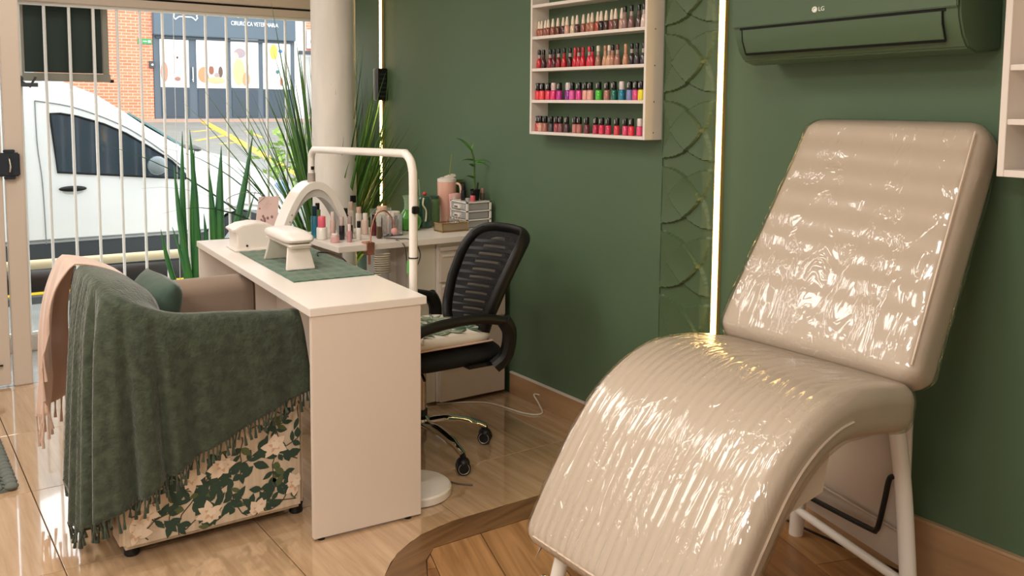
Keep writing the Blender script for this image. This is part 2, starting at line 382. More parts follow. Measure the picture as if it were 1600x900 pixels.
rp = thing('relief_panel', 'green wall panel with raised interlocking circle pattern beside the glowing strip', 'wall panel', (-2.48, WY, 0))
px0, px1, ph = -2.606, -2.33, .255
pw = px1-px0
def relief(i0):
    z0 = i0*ph-.069
    n = 60
    def fn(u, v):
        best = 0
        for cx in (0, 1):
            for cy in (-1, 0, 1, 2):
                d = math.hypot((u-cx), (v-cy))
                if d < .94: best += (d/.94)**2.6*.55
        best *= min(1, (1-u)/.18, u/.03+.3)
        return (px0+u*pw, WY-.003-.023*best, z0+v*ph)
    return MB().grid(fn, n, n), z0
proto = None
for i0 in range(1, 11):
    if proto is None:
        mb, z0 = relief(1); o = mb.build('relief_tile', mat('green_relief_paint', '#4f6346', .42), rp, Vector((0, WY, z0)), smooth=60); proto = o.data; bz = z0
    else:
        o = bpy.data.objects.new('relief_tile', proto); put(o, rp, Vector((0, WY, bz+(i0-1)*ph)))
MB().box((px0-.006, WY-.008, 0), (px0, WY, 2.7)).build('edge_trim', GREEN, rp)
MB().box((px0, WY-.012, 0), (px1, WY, .186)).build('lower_filler', GREEN, rp)

# ================================================================== AIR CONDITIONER
ACM = mat('green_ac_plastic', '#4f644b', .35)
ac = thing('air_conditioner', 'green wall mounted air conditioner above the recliner', 'air conditioner', (-1.78, WY, 1.6))
prof = [(2.558, 1.60), (2.44, 1.588), (2.39, 1.60), (2.365, 1.63), (2.345, 1.68), (2.34, 1.72), (2.34, 1.89), (2.36, 1.91), (2.558, 1.91)]
MB().prism(prof, 'x', -2.075, -1.312).build('body', ACM, ac, bevel=.006)
# front panel and louver
MB().box((-2.073, 2.332, 1.705), (-1.314, 2.341, 1.89)).build('front_panel', ACM, ac, bevel=.003)
MB().prism([(2.339, 1.697), (2.342, 1.664), (2.360, 1.622), (2.366, 1.624), (2.349, 1.666), (2.345, 1.697)], 'x', -2.035, -1.36).build('louver', ACM, ac)
MB().box((-2.045, 2.3385, 1.697), (-1.35, 2.343, 1.705)).build('air_slot', mat('slot_black', '#050705', .8), ac)
MB().prism([(2.360, 1.6165), (2.354, 1.6225), (2.359, 1.6245), (2.365, 1.6185)], 'x', -2.035, -1.36).build('lower_slot', MC['slot_black'], ac)
for x in (-2.038, -1.36): MB().prism([(2.3375, 1.697), (2.34, 1.664), (2.3575, 1.62), (2.362, 1.62), (2.346, 1.664), (2.343, 1.697)], 'x', x, x+.003).build('seam', MC['slot_black'], ac)
LOGO = mat('logo_white', '#e9efe6', .4)
MB().tube([(-1.752+.007*math.cos(a*math.pi/8), 2.330, 1.737+.007*math.sin(a*math.pi/8)) for a in range(16)], .0025, 5, closed=True).ball((-1.752, 2.331, 1.736), .0045, .001, .0045).build('logo_disc', LOGO, ac)
text_mesh('logo_letters', 'LG', .018, LOGO, ac, (-1.729, 2.331, 1.737), (1, 0, 0), (0, 0, 1), .0008)

ac.location.z -= .022; ac.rotation_euler = (0, math.radians(-.9), 0)
# ================================================================== POLISH RACK
rack = thing('polish_rack', 'white wall rack holding four rows of nail polish', 'shelf', (-2.98, WY, 1.3))
RX0, RX1, RY0 = -3.372, -2.617, 2.465
MB().box((RX0, RY0, 1.292), (RX0+.013, WY, 2.06)).build('side_panel', WHITE, rack, bevel=.001)
MB().box((RX1-.013, RY0, 1.292), (RX1, WY, 2.06)).build('side_panel', WHITE, rack, bevel=.001)
SHZ = [1.305, 1.446, 1.586, 1.728, 1.868, 2.008]
for z in SHZ: MB().box((RX0+.013, RY0+.001, z-.013), (RX1-.013, WY, z)).build('rack_shelf', WHITE, rack, bevel=.001)
for z in (1.32, 1.44, 1.58, 1.72): MB().lathe([(.003, 0), (.003, .001)], (RX1, 2.51, z), 8, 'x').build('screw', mat('screw_brown', '#8a7a68', .5, metal=.5), rack)
def bottle_proto(kind):
    t = thing('nail_polish_bottle', 'x', 'nail polish', (0, 0, -5))
    b = Vector((0, 0, -5))
    if kind == 'cone':
        MB().lathe([(.0095, 0), (.0125, .002), (.0125, .028), (.011, .036), (.006, .041)], b, 12).build('glass_body', BLACK, t)
        MB().lathe([(.0085, .040), (.0085, .052), (.0045, .078), (.002, .080)], b, 12).build('cap', BLACK, t)
    elif kind == 'bell':
        MB().lathe([(.012, 0), (.0135, .003), (.0125, .024), (.008, .042), (.0055, .046)], b, 12).build('glass_body', BLACK, t)
        MB().lathe([(.0065, .045), (.007, .047), (.0065, .062)], b, 12).build('collar', BLACK, t)
        MB().lathe([(.0075, .061), (.0075, .080), (.006, .083)], b, 12).build('cap', BLACK, t)
    else:
        MB().lathe([(.012, 0), (.014, .002), (.014, .036), (.012, .040), (.007, .043)], b, 12).build('glass_body', BLACK, t)
        MB().lathe([(.0105, .042), (.0115, .044), (.011, .072), (.009, .075)], b, 12).build('cap', BLACK, t)
        MB().box((-.004, -.0122, .050-5), (.002, -.0112, .068-5)).build('cap_mark', mat('silver_print', '#b8b4b2', .4), t)
    return t
protos = {k: bottle_proto(k) for k in ('cone', 'bell', 'tube')}
def bm_(c): return mat('polish_'+c, '#'+c, .12, coat=.7)
CREAM = 'e8d8c4'; BK = '0d0b0c'
rows = [
 ('row one', 'cone', 1.728, -3.318, -2.622, [-3.363, -3.331, -3.302, -3.274, -3.240, -3.205, -3.173, -3.142, -3.110, -3.081, -3.044, -3.009, -2.975, -2.942, -2.918, -2.893, -2.858, -2.828, -2.799, -2.775, -2.739, -2.700, -2.665],
  'a0563f a3614a 8c4f3d 8a4435 9a5a48 6b3a34 4a3030 d9a79a e3c9ae 5f4442 9c5b50 a9674f b37a62 b5493a 201818 4a3530 8a4a48 5f4a40 c49a8c 9a7b74 8f6866 5a4644 e0c8c0'.split(),
  [CREAM]*19+[BK]*4, 'top full row'),
 ('row two', 'bell', 1.586, -3.318, -2.622, [-3.363, -3.317, -3.272, -3.235, -3.199, -3.158, -3.128, -3.095, -3.068, -3.038, -3.000, -2.975, -2.932, -2.896, -2.874, -2.847, -2.812, -2.765, -2.728, -2.698, -2.665],
  'c8202c 4a1a22 9c1f38 5a1520 8a1520 c01828 401018 d01a30 c8243a d21c38 e0203c c81c34 a87866 d09a78 d8a888 b98068 b07a68 cf9474 2c2228 403840 453c44'.split(),
  [BK]*7+['c8243a', '7a2a24', 'a82030', 'e0203c', BK, CREAM, 'b07a60', CREAM, BK, '6a3a30', 'c89074', BK, BK, BK], 'second row'),
 ('row three', 'tube', 1.446, -3.318, -2.622, [-3.363, -3.321, -3.280, -3.234, -3.193, -3.142, -3.101, -3.056, -3.018, -2.978, -2.929, -2.885, -2.836, -2.791, -2.747, -2.711, -2.673],
  'e03040 f04850 f03860 e83078 c02890 901890 e858a8 e03890 e8a898 e8a8a0 48c838 b07868 106858 1080a0 8088c0 e04080 f0e020'.split(),
  [BK, BK, BK, 'e8c8c8', BK, 'e8dce0', BK, BK, BK, BK, BK, BK, BK, 'e8dce0', BK, BK, BK], 'third row'),
 ('row four', 'tube', 1.305, -3.318, -2.622, [-3.361, -3.324, -3.291, -3.249, -3.205, -3.177, -3.134, -3.086, -3.050, -3.003, -2.952, -2.907, -2.860, -2.812, -2.767, -2.721, -2.680],
  'c04848 d8a088 a86860 383840 a03c48 804848 4a3038 c07870 b87068 70303c c02850 e03058 d03058 d83848 e04070 e83048 e85080'.split(),
  [BK]*16+['f0e4e0'], 'bottom row')]
def cname(h):
    r, g, b = [int(h[i:i+2], 16) for i in (0, 2, 4)]
    mx, mn = max(r, g, b), min(r, g, b)
    if mx < 80: return 'near black'
    if mx-mn < 28: return 'greyish mauve' if mx < 180 else 'pale pink'
    if g == mx: return 'bright green' if g > 150 else 'dark green'
    if b == mx: return 'lavender' if r > 100 else ('teal blue' if g > 100 else 'blue')
    if r > 215 and g > 200: return 'bright yellow'
    if b > 135 and r-b < 60: return 'purple' if r < 170 else 'magenta pink'
    if g < 60 and b < 80: return 'bright red' if r > 180 else 'dark wine red'
    if g < 100 and r > 180: return 'hot pink' if b > 80 else 'coral red'
    if r > 200: return 'peach nude'
    if r > 150: return 'rosy brown'
    return 'dark brown'
for rn, kind, z, xa, xb, zx, cols, caps, where in rows:
    names = [cname(c) for c in cols]
    for i, q in enumerate(zx):
        X = min(max(q, RX0+.026), RX1-.027)
        same = [j for j in range(len(names)) if names[j] == names[i]]
        ordn = ['first', 'second', 'third', 'fourth', 'fifth', 'sixth', 'seventh', 'eighth', 'ninth', 'tenth'][same.index(i)] if same.index(i) < 10 else 'last'
        capw = 'black' if caps[i] == BK else ('white' if caps[i][0] == 'e' or caps[i][0] == 'f' else 'coloured')
        lab = '%s nail polish with %s cap, %s such from left, %s of rack' % (names[i], capw, ordn, where)
        if len(same) == 1: lab = '%s nail polish with %s cap, only one in %s of rack' % (names[i], capw, where)
        mm = {'glass_body': bm_(cols[i]), 'cap': mat('cap_'+caps[i], '#'+caps[i], .25, coat=.3), 'collar': bm_(cols[i] if i % 2 else 'b9a8a4')}
        yj = 2.497+random.uniform(-.006, .006)
        kk = kind
        if rn == 'row one' and caps[i] == BK: kk = 'bell'
        s = 1.0
        if rn == 'row four': s = .92
        o = copy_tree(protos[kk], (X, yj, z+.0003), lab, mm, (s, s, s if rn != 'row one' else .86+.012*i))
        o['group'] = 'nail polish bottles on the wall rack'
        o.rotation_euler = (0, 0, random.uniform(-.3, .3))
for t in protos.values():
    for c in list(t.children): bpy.data.objects.remove(c)
    bpy.data.objects.remove(t)

# ================================================================== RIGHT SHELF
rs = thing('wall_shelf', 'white wall shelf unit with open compartments at the right edge', 'shelf', (-.9, WY, 1.23))
sx0, sx1, sy0 = -1.235, -.55, 2.42
MB().box((sx0, sy0, 1.25), (sx0+.018, WY, 2.3)).build('side_panel', WHITE, rs, bevel=.001)
MB().box((sx1-.018, sy0, 1.25), (sx1, WY, 2.3)).build('side_panel', WHITE, rs, bevel=.001)
MB().box((sx0+.018, sy0+.001, 1.25), (sx1-.018, WY-.001, 1.268)).build('bottom_panel', WHITE, rs, bevel=.001)
MB().box((sx0+.018, WY-.008, 1.268), (sx1-.018, WY, 2.3)).build('back_panel', WHITE, rs)
for z in (1.40, 1.54, 1.9): MB().box((sx0+.018, sy0+.004, z-.015), (sx1-.018, WY-.008, z)).build('shelf_board', WHITE, rs, bevel=.001)
pp = thing('potted_plant', 'small leafy green plant in white pot on the right wall shelf', 'plant', (-1.12, 2.49, 1.268))
MB().lathe([(.03, 0), (.032, .004), (.04, .085), (.036, .085), (.034, .07)], (-1.12, 2.49, 1.268), 18).build('pot', mat('white_ceramic', '#e6ded6', .3), pp)
LEAF = mat('fresh_leaf', '#3c7a34', .45)
for k in range(16):
    a = random.uniform(0, 6.28); r = random.uniform(.01, .05); zz = 1.345+random.uniform(0, .045)
    c = Vector((-1.12+r*math.cos(a), 2.475+r*.6*math.sin(a), zz))
    MB().lathe([(.001, 0), (.016, .004), (.002, .012)], c, 7, tilt=Rx(random.uniform(-1, 1)) @ Ry(random.uniform(-1, 1))).build('leaf', LEAF, pp)

# ================================================================== DESK
desk_piv = (-2.70, 1.34, 0)
DR = Rz(math.radians(-4.2))
def dbox(a, b): return MB().box(a, b, DR, desk_piv)
def dpt(x, y, z): v = Vector(desk_piv)+DR @ (Vector((x, y, z))-Vector(desk_piv)); return v
desk = thing('manicure_desk', 'long white manicure desk with solid end panel facing the camera', 'desk', (-3.5, 1.35, 0))
dbox((-4.33, 1.125, .748), (-2.695, 1.535, .775)).build('desktop', WHITE, desk, bevel=.0015)
e = dbox((-2.722, 1.132, .008), (-2.70, 1.515, .748)).build('end_panel', mat('desk_panel', '#e2d3c6', .4), desk, bevel=.001)
for y in (1.16, 1.47): MB().lathe([(.012, 0), (.012, .009)], dpt(-2.711, y, 0), 10).build('foot', BLACK, desk)
dbox((-4.32, 1.13, .008), (-4.30, 1.515, .748)).build('end_panel', WHITE, desk, bevel=.001)
dbox((-4.30, 1.49, .20), (-2.722, 1.508, .748)).build('modesty_panel', WHITE, desk, bevel=.001)
MB().tube([dpt(-3.45, 1.488, .74), dpt(-3.45, 1.483, .69), dpt(-3.43, 1.483, .6), dpt(-3.44, 1.483, .5)], .003, 6).build('cable', BLACK, desk)
dm = one('desk_mat', MB().grid(lambda u, v: dpt(-3.90+u*.765, 1.213+v*.315, .7775+.0012*math.sin(v*40+3*math.sin(u*6))+.0008*math.sin(u*50)), 60, 40), mat('green_velvet_mat', '#4a6b55', .8, bump=.4, bscale=25, stretch=(1, 6, 1), sheen=.4, var=.2, vscale=9), 'green cloth mat lying on the white desk', 'mat', (-3.5, 1.36, .776), thick=.003)
# hand rest
hr = thing('hand_rest', 'white padded hand rest standing on the green desk mat', 'hand rest', dpt(-3.49, 1.35, .779))
def hq(x, y, z): return dpt(-3.50+x, 1.308+y, .781+z)
mb = MB(); mb.add([hq(x, y, z) for x, y, z in [(-.165, -.045, .085), (.165, -.045, .085), (.165, .045, .085), (-.165, .045, .085), (-.165, -.05, .1), (.165, -.05, .1), (.165, .05, .1), (-.165, .05, .1)]], [(0, 3, 2, 1), (4, 5, 6, 7), (0, 1, 5, 4), (1, 2, 6, 5), (2, 3, 7, 6), (3, 0, 4, 7)])
mb.build('base_board', WHITE, hr, bevel=.012, seg=3)
def padf(u, v):
    a = 2*math.pi*u; rx, ry = .178, .062; n = 4.5
    cx = abs(math.cos(a))**(2/n)*math.copysign(1, math.cos(a)); cy = abs(math.sin(a))**(2/n)*math.copysign(1, math.sin(a))
    ph = math.pi*v; w = math.sin(ph)**.45; h = -math.cos(ph)
    return hq(cx*rx*w, cy*ry*w, .117+.020*h+(.006*(1-(cx*w)**2) if v > .5 else 0))
MB().grid(padf, 48, 14, wrap=True).build('cushion', mat('white_leatherette', '#ece4dc', .3, bump=.05), hr)
for sx in (-1, 1):
    mb = MB(); x0 = sx*.12
    vs = []
    for dx, z in ((.0, .088), (.03*sx, 0)):
        w = .042 if z > .05 else .058
        for ddx in (-.006, .006):
            for yy in (-w, w): vs.append(hq(x0+dx+ddx, yy, z))
    mb.add(vs, [(0, 1, 3, 2), (4, 6, 7, 5), (0, 4, 5, 1), (2, 3, 7, 6), (0, 2, 6, 4), (1, 5, 7, 3)])
    mb.build('leg', WHITE, hr, bevel=.003)
# uv lamp
uv = thing('nail_dryer', 'white house shaped nail dryer at the far end of the desk', 'nail dryer', dpt(-4.0, 1.28, .776))
pr = [(-.10, 0), (.10, 0), (.10, .085), (.125, .105), (.07, .13), (0, .138), (-.07, .13), (-.125, .105), (-.10, .085)]
def uq(x, y, z): return dpt(-4.0+x, 1.295+y*.82, .777+z*.86)
n = len(pr); mb = MB(); mb.add([uq(y0, p[0], p[1]) for y0 in (-.07, .075) for p in pr], [tuple(range(n)), tuple(range(n, 2*n))[::-1]]+[(i, (i+1) % n, n+(i+1) % n, n+i) for i in range(n)])
mb.build('shell', WHITE, uv, bevel=.004)
mb = MB(); mb.add([uq(y0, a, b) for y0 in (-.085, .09) for a, b in ((-.115, -.001), (.115, -.001), (.115, .008), (-.115, .008))], [(0, 3, 2, 1), (4, 5, 6, 7), (0, 1, 5, 4), (1, 2, 6, 5), (2, 3, 7, 6), (3, 0, 4, 7)]); mb.build('base_tray', WHITE, uv, bevel=.002)
MB().ball(uq(.077, -.05, .025), .005).build('power_socket', BLACK, uv)
one('desk_cable', MB().tube(smooth_path([dpt(-3.62, 1.47, .782), dpt(-3.7, 1.50, .782), dpt(-3.64, 1.535, .785), dpt(-3.5, 1.541, .778), dpt(-3.45, 1.545, .74), dpt(-3.46, 1.545, .60)]), .003, 6), BLACK, 'thin black cable trailing over the back edge of the desk', 'cable', dpt(-3.6, 1.5, .778))

# ================================================================== HALF MOON FLOOR LAMP
lm = thing('floor_lamp', 'white floor lamp with half moon arch head and round base', 'lamp', (-2.875, 1.59, 0))
MB().lathe([(.128, .0), (.14, .004), (.14, .028), (.134, .034), (.02, .036)], (-2.87, 1.585, 0), 48).build('base', WMETAL, lm)
pa = [(-2.875, 1.59, .03), (-2.875, 1.59, 1.13), (-2.877, 1.59, 1.18), (-2.893, 1.59, 1.22), (-2.93, 1.591, 1.243), (-2.98, 1.593, 1.245), (-3.4, 1.61, 1.232), (-3.82, 1.632, 1.218), (-3.865, 1.634, 1.213), (-3.895, 1.636, 1.195), (-3.905, 1.637, 1.16), (-3.905, 1.637, 1.07)]
MB().tube(pa[:3]+smooth_path(pa[2:7], 5)[1:-1]+smooth_path(pa[6:], 5), .0155, 14).build('pole', WMETAL, lm)
MB().lathe([(.018, 0), (.018, .004)], (-2.875, 1.59, .872), 16).build('pole_joint', BLACK, lm)
MB().box((-2.862, 1.575, 1.035), (-2.845, 1.60, 1.062)).build('clamp_knob', BLACK, lm, bevel=.003)
MB().box((-2.8935, 1.574, .86-.045), (-2.89, 1.584, .862)).build('sticker', mat('green_sticker', '#5fae5a', .5), lm)
MB().lathe([(.018, 0), (.018, .05)], (-3.905, 1.637, 1.06), 14).build('swivel', mat('grey_plastic', '#a39b93', .4), lm)
MB().box((-3.888, 1.628, 1.125), (-3.884, 1.642, 1.14)).build('set_screw', BLACK, lm)
# arch : lies in the vertical plane through (Y, z)
def archf(rin, rout, hw, x0, x1, n=40):
    vs = []; fs = []
    for i in range(n+1):
        a = math.pi*i/n
        for r, h in ((rin, hw-.035), (rout, hw)):
            for x in (x0, x1):
                vs.append((x, 1.645-math.cos(a)*r, .80+(1-abs(math.cos(a))**2.15)*h))
    for i in range(n):
        b = i*4; c = b+4
        fs += [(b, c, c+1, b+1), (b+2, b+3, c+3, c+2), (b, b+2, c+2, c), (b+1, c+1, c+3, b+3)]
    fs += [(0, 1, 3, 2), (4*n, 4*n+2, 4*n+3, 4*n+1)]
    return MB().add(vs, fs)
archf(.150, .185, .272, -3.975, -3.865).build('arch_head', WMETAL, lm, bevel=.003)
archf(.1485, .1515, .2385, -3.965, -3.875).build('light_diffuser', mat('frosted_diffuser', '#c5c2bd', .5), lm)
for y, z in ((1.507, .86), (1.515, .90), (1.525, .93)): MB().ball((-3.86, y, z), .004).build('rivet', mat('grey_plastic'), lm)

# ================================================================== BACK COUNTER
ct = thing('counter_unit', 'white back counter with a drawer cabinet beside the green wall', 'counter', (-3.86, 2.1, 0))
MB().box((-4.12, 1.635, .783), (-3.615, 2.553, .81)).build('countertop', WHITE, ct, bevel=.0015)
MB().box((-4.10, 2.15, .02), (-3.66, 2.535, .783)).build('cabinet_body', WHITE, ct, bevel=.001)
MB().box((-4.09, 2.0, .02), (-3.69, 2.012, .783)).build('side_support', WHITE, ct)
MB().box((-4.09, 1.645, 0), (-4.07, 1.86, .783)).build('leg_panel', WHITE, ct)
MB().box((-3.69, 2.0, .02), (-3.672, 2.148, .783)).build('door', mat('door_front', '#d9d2c4', .35), ct, bevel=.001)
MB().box((-3.80, 1.965, .0), (-3.785, 2.0, .783)).build('leg_panel', WHITE, ct)
for z0, z1 in ((.595, .735), (.40, .59), (.205, .395), (.02, .20)):
    d = MB().box((-3.66, 2.160, z0), (-3.643, 2.527, z1-.006)).build('drawer', mat('drawer_front', '#d8cabd', .4), ct, bevel=.0015)
    MB().box((-3.644, 2.17, z1-.02), (-3.638, 2.518, z1-.012)).build('drawer_lip', WHITE, d)
MB().box((-3.655, 2.158, .742), (-3.645, 2.53, .760)).build('cover_strip', mat('drawer_front'), ct)
MB().box((-4.0, 2.2, 0), (-3.7, 2.5, .02)).build('plinth', BLACK, ct)

CZ = .8105
def jar(name, label, cat, x, y, prof, m, capprof=None, capm=None, group=None, capname='lid', z=CZ, seg=16):
    t = thing(name, label, cat, (x, y, z), group)
    MB().lathe(prof, (x, y, z), seg).build('container', m, t)
    if capprof: MB().lathe(capprof, (x, y, z), seg).build(capname, capm, t)
    return t
def cyl(r, h): return [(r*.9, 0), (r, .003), (r, h-.003), (r*.92, h)]
def up(p, z): return [(a, b+z) for a, b in p]
# bottles seen through the arch
G1 = 'small manicure bottles on the back counter'
items = [
 (-3.93, 1.66, .016, .10, '#2f7f9a', '#123c50', .045, 'blue bottle with dark cap behind the arch lamp'),
 (-4.00, 1.705, .014, .12, '#86a860', '#1c2418', .03, 'pale green bottle with dark cap behind the arch lamp'),
 (-3.86, 1.665, .024, .055, '#ece6dd', '#e86a7c', .05, 'white jar with coral lid under the arch lamp'),
 (-3.84, 1.71, .013, .085, '#c9a9a0', '#d8c8c0', .04, 'mauve bottle with pale cap under the arch lamp'),
 (-3.80, 1.735, .013, .065, '#15151a', '#c8b0ac', .04, 'black bottle with pale pink cap, left of the black pair'),
 (-3.80, 1.775, .013, .065, '#18161a', '#a89490', .04, 'black bottle with taupe cap, right of the black pair'),
 (-3.72, 1.735, .011, .05, '#c08a90', '#e8d0cc', .03, 'small rose pink bottle standing at the counter front under the arch'),
 (-3.74, 1.675, .020, .03, '#d4a6a4', '#e8dcd8', .01, 'squat pink jar with pale lid at the counter front'),
 (-3.90, 1.80, .014, .10, '#1b1b1e', '#101012', .03, 'tall black bottle behind the arch lamp'),
 (-3.76, 1.80, .012, .055, '#e0d8d2', '#1a1416', .03, 'small clear bottle with black cap right of the black pair'),
 (-3.97, 1.86, .013, .11, '#e4dad0', '#d4b8a8', .04, 'tall cream bottle with beige cap right of the arch lamp'),
 (-3.90, 1.90, .016, .07, '#e0c4b4', '#ece2d8', .03, 'beige bottle with cream cap right of the arch lamp'),
 (-3.84, 1.915, .012, .065, '#5a1420', '#0e0c0e', .035, 'dark wine bottle with black cap beside the clear organizer'),
 (-4.03, 1.93, .015, .085, '#eadfd6', '#e0b8a8', .03, 'cream bottle with peach cap behind the clear organizer'),
]
for x, y, r, h, c, cc, ch, lab in items:
    jar('cosmetic_bottle', lab, 'bottle', x, y, cyl(r, h), mat('bottle_'+c[1:], c, .2, coat=.5), up(cyl(r*.72, ch), h), mat('bcap_'+cc[1:], cc, .3), G1, 'cap')
# nail tip display / pink card behind arch at left and glass bowl
dc = thing('display_card', 'pink and white spotted nail display card left of the arch lamp', 'display card', (-4.17, 1.50, .776))
MB().add([(-4.20, 1.47, .777), (-4.20, 1.58, .777), (-4.26, 1.62, .975), (-4.26, 1.52, .975), (-4.205, 1.47, .777), (-4.205, 1.58, .777), (-4.265, 1.62, .975), (-4.265, 1.52, .975)], [(0, 1, 2, 3), (7, 6, 5, 4), (0, 4, 5, 1), (1, 5, 6, 2), (2, 6, 7, 3), (3, 7, 4, 0)]).build('card', mat('pink_card', '#e3c6c0', .4), dc)
for i in range(14):
    u = random.random(); v = random.random()
    MB().ball((-4.197-.06*v, 1.48+u*.09+.045*v, .79+v*.16), .003, .006, .008, 8, 5).build('nail_tip', mat('mauve_tip', '#9a7478', .3), dc)
MB().tube(smooth_path([(-4.22, 1.40, .93), (-4.25, 1.36, .97), (-4.25, 1.44, 1.0), (-4.24, 1.54, .985), (-4.22, 1.50, .95)]), .002, 5).build('wire_loop', mat('grey_wire', '#8a8a86', .3, metal=.6), dc)
# clear organizer with contents
og = thing('acrylic_organizer', 'clear acrylic organizer with brushes between arch lamp and green jug', 'organizer', (-3.84, 1.975, CZ))
mb = MB(); X0, X1, Y0, Y1 = -3.90, -3.78, 1.925, 2.035
mb.box((X0, Y0, CZ), (X1, Y1, CZ+.003)); mb.box((X0, Y0, CZ), (X0+.003, Y1, CZ+.12)); mb.box((X1-.003, Y0, CZ), (X1, Y1, CZ+.09)); mb.box((X0, Y0, CZ), (X1, Y0+.003, CZ+.1)); mb.box((X0, Y1-.003, CZ), (X1, Y1, CZ+.1)); mb.box((X0, 1.978, CZ), (X1, 1.981, CZ+.09))
mb.build('tray', CLEAR, og)
for i in range(8):
    x = random.uniform(X0+.015, X1-.015); y = random.uniform(Y0+.012, Y1-.012)
    MB().lathe(cyl(.007, random.uniform(.05, .12)), (x, y, CZ+.004), 8).build('brush', mat('org_'+str(i % 4), ['#e8ddd2', '#c7a49a', '#d8c6c2', '#6a5048'][i % 4], .35), og)
jar('glass_jar', 'round clear glass jar with pale lid right of the organizer', 'jar', -3.95, 2.075, cyl(.032, .075), CLEAR, up(cyl(.033, .018), .075), mat('pale_lid', '#e6dccb', .4))
jar('cream_jar', 'cream jar with peach lid behind the green jug', 'jar', -4.04, 2.06, cyl(.03, .09), mat('cream_jar_m', '#ead7bc', .35), up(cyl(.025, .02), .09), mat('peach', '#e0b090', .4))
# green glass jug
GG = mat('green_glass', '#5fae4c', .12, trans=.45, coat=.5, ior=1.25)
jg = thing('green_jug', 'light green glass jug with round body and open neck', 'jug', (-3.93, 2.155, CZ))
jc = (-3.93, 2.15, CZ)
MB().lathe([(.038, 0), (.05, .006), (.062, .035), (.058, .062), (.038, .082), (.026, .10)], jc, 28).build('bowl', GG, jg)
MB().lathe([(.026, .10), (.023, .115), (.024, .150), (.033, .168), (.030, .166), (.021, .149), (.020, .115)], jc, 28).build('neck', mat('pale_green_glass', '#b9d2b4', .1, trans=.6, ior=1.2), jg)
MB().tube(smooth_path([(jc[0], jc[1]+.03, CZ+.162), (jc[0], jc[1]+.05, CZ+.15), (jc[0], jc[1]+.052, CZ+.115), (jc[0], jc[1]+.045, CZ+.08)]), .005, 8).build('handle', MC['pale_green_glass'], jg)
# dark green tumblers
DG = mat('dark_green_enamel', '#2c5240', .3, coat=.4)
tb = thing('green_flask', 'dark green flask with cream trim right of the lamp pole', 'flask', (-3.97, 2.27, CZ))
MB().lathe([(.03, 0), (.042, .004), (.043, .03), (.034, .04), (.038, .12), (.038, .145), (.03, .155)], (-3.97, 2.255, CZ), 24).build('body', DG, tb)
MB().tube(smooth_path([(-3.935, 2.235, CZ+.15), (-3.925, 2.225, CZ+.12), (-3.93, 2.245, CZ+.09), (-3.93, 2.245, CZ+.05), (-3.925, 2.238, CZ+.035)]), .0045, 8).build('trim', mat('cream_trim', '#d8cfae', .3), tb)
MB().ball((-3.97, 2.26, CZ+.168), .011).build('stopper', mat('coral_ball', '#b8483c', .4), tb)
MB().tube([(-3.98, 2.24, CZ+.15), (-3.985, 2.235, CZ+.24)], .003, 6).build('straw', MC['pale_green_glass'], tb)
tb2 = thing('green_canister', 'olive green canister between the flask and the pink tumbler', 'canister', (-4.0, 2.325, CZ))
MB().lathe([(.034, 0), (.037, .004), (.037, .12), (.032, .135), (.03, .137)], (-4.02, 2.335, CZ), 24).build('body', mat('olive_enamel', '#5b7d4e', .35), tb2)
MB().lathe([(.033, .135), (.033, .15), (.01, .155)], (-4.02, 2.335, CZ), 24).build('lid', DG, tb2)
# pink tumbler
pt = thing('pink_tumbler', 'large pink tumbler with cream rimmed handle and straw', 'tumbler', (-4.03, 2.42, CZ))
PK = mat('pink_enamel', '#dba995', .35)
pc = (-4.03, 2.425, CZ)
MB().lathe([(.030, 0), (.034, .004), (.037, .09), (.047, .11), (.049, .215), (.046, .22)], pc, 26).build('body', PK, pt)
MB().lathe([(.049, .218), (.049, .232), (.03, .24)], pc, 26).build('lid', mat('cream_lid', '#e9ded2', .3), pt)
MB().box((pc[0]-.02, pc[1]-.01, CZ+.235), (pc[0]+.02, pc[1]+.045, CZ+.25), Rx(.25)).build('lid_tab', MC['cream_lid'], pt, bevel=.004)
MB().tube(smooth_path([(pc[0]+.03, pc[1]+.03, CZ+.21), (pc[0]+.055, pc[1]+.045, CZ+.20), (pc[0]+.06, pc[1]+.045, CZ+.14), (pc[0]+.045, pc[1]+.035, CZ+.12), (pc[0]+.03, pc[1]+.025, CZ+.115)]), .006, 8).build('handle', mat('pink_handle', '#e7c0ae', .35), pt)
MB().tube([(pc[0], pc[1]+.015, CZ+.24), (pc[0], pc[1]+.03, CZ+.36)], .003, 6).build('straw', mat('olive_straw', '#7d8a4c', .3), pt)
# floral pouch + green case
gc = one('green_case', MB().box((-4.11, 2.48, CZ), (-4.07, 2.552, CZ+.22), Rz(0)), mat('green_case_m', '#456b38', .35), 'green upright case behind the pink tumbler against the wall', 'case', (-4.09, 2.51, CZ), bevel=.003)
MB().box((-4.069, 2.48, CZ+.205), (-4.064, 2.552, CZ+.213)).build('gold_edge', GOLD, gc)
pf = thing('floral_pouch', 'pink pouch with pale floral print beside the drawer tower', 'pouch', (-3.95, 2.44, CZ))
MB().grid(lambda u, v: (-3.95-.02*v+.012*math.sin(u*3.14), 2.40+u*.075, CZ+v*.165-.01*abs(u-.5)*v), 10, 10).build('cloth', mat('pink_cloth', '#dfae a8'.replace(' ', ''), .7), pf, thick=.006)
for i, (u, v) in enumerate([(.2, .3), (.35, .6), (.6, .35), (.75, .75), (.3, .85), (.7, .12)]):
    MB().ball((-3.932-.02*v, 2.40+u*.075, CZ+v*.16), .002, .011, .014, 9, 6).build('flower_print', mat('pf'+str(i % 2), ['#e9e2da', '#7f8f78'][i % 2], .6), pf)
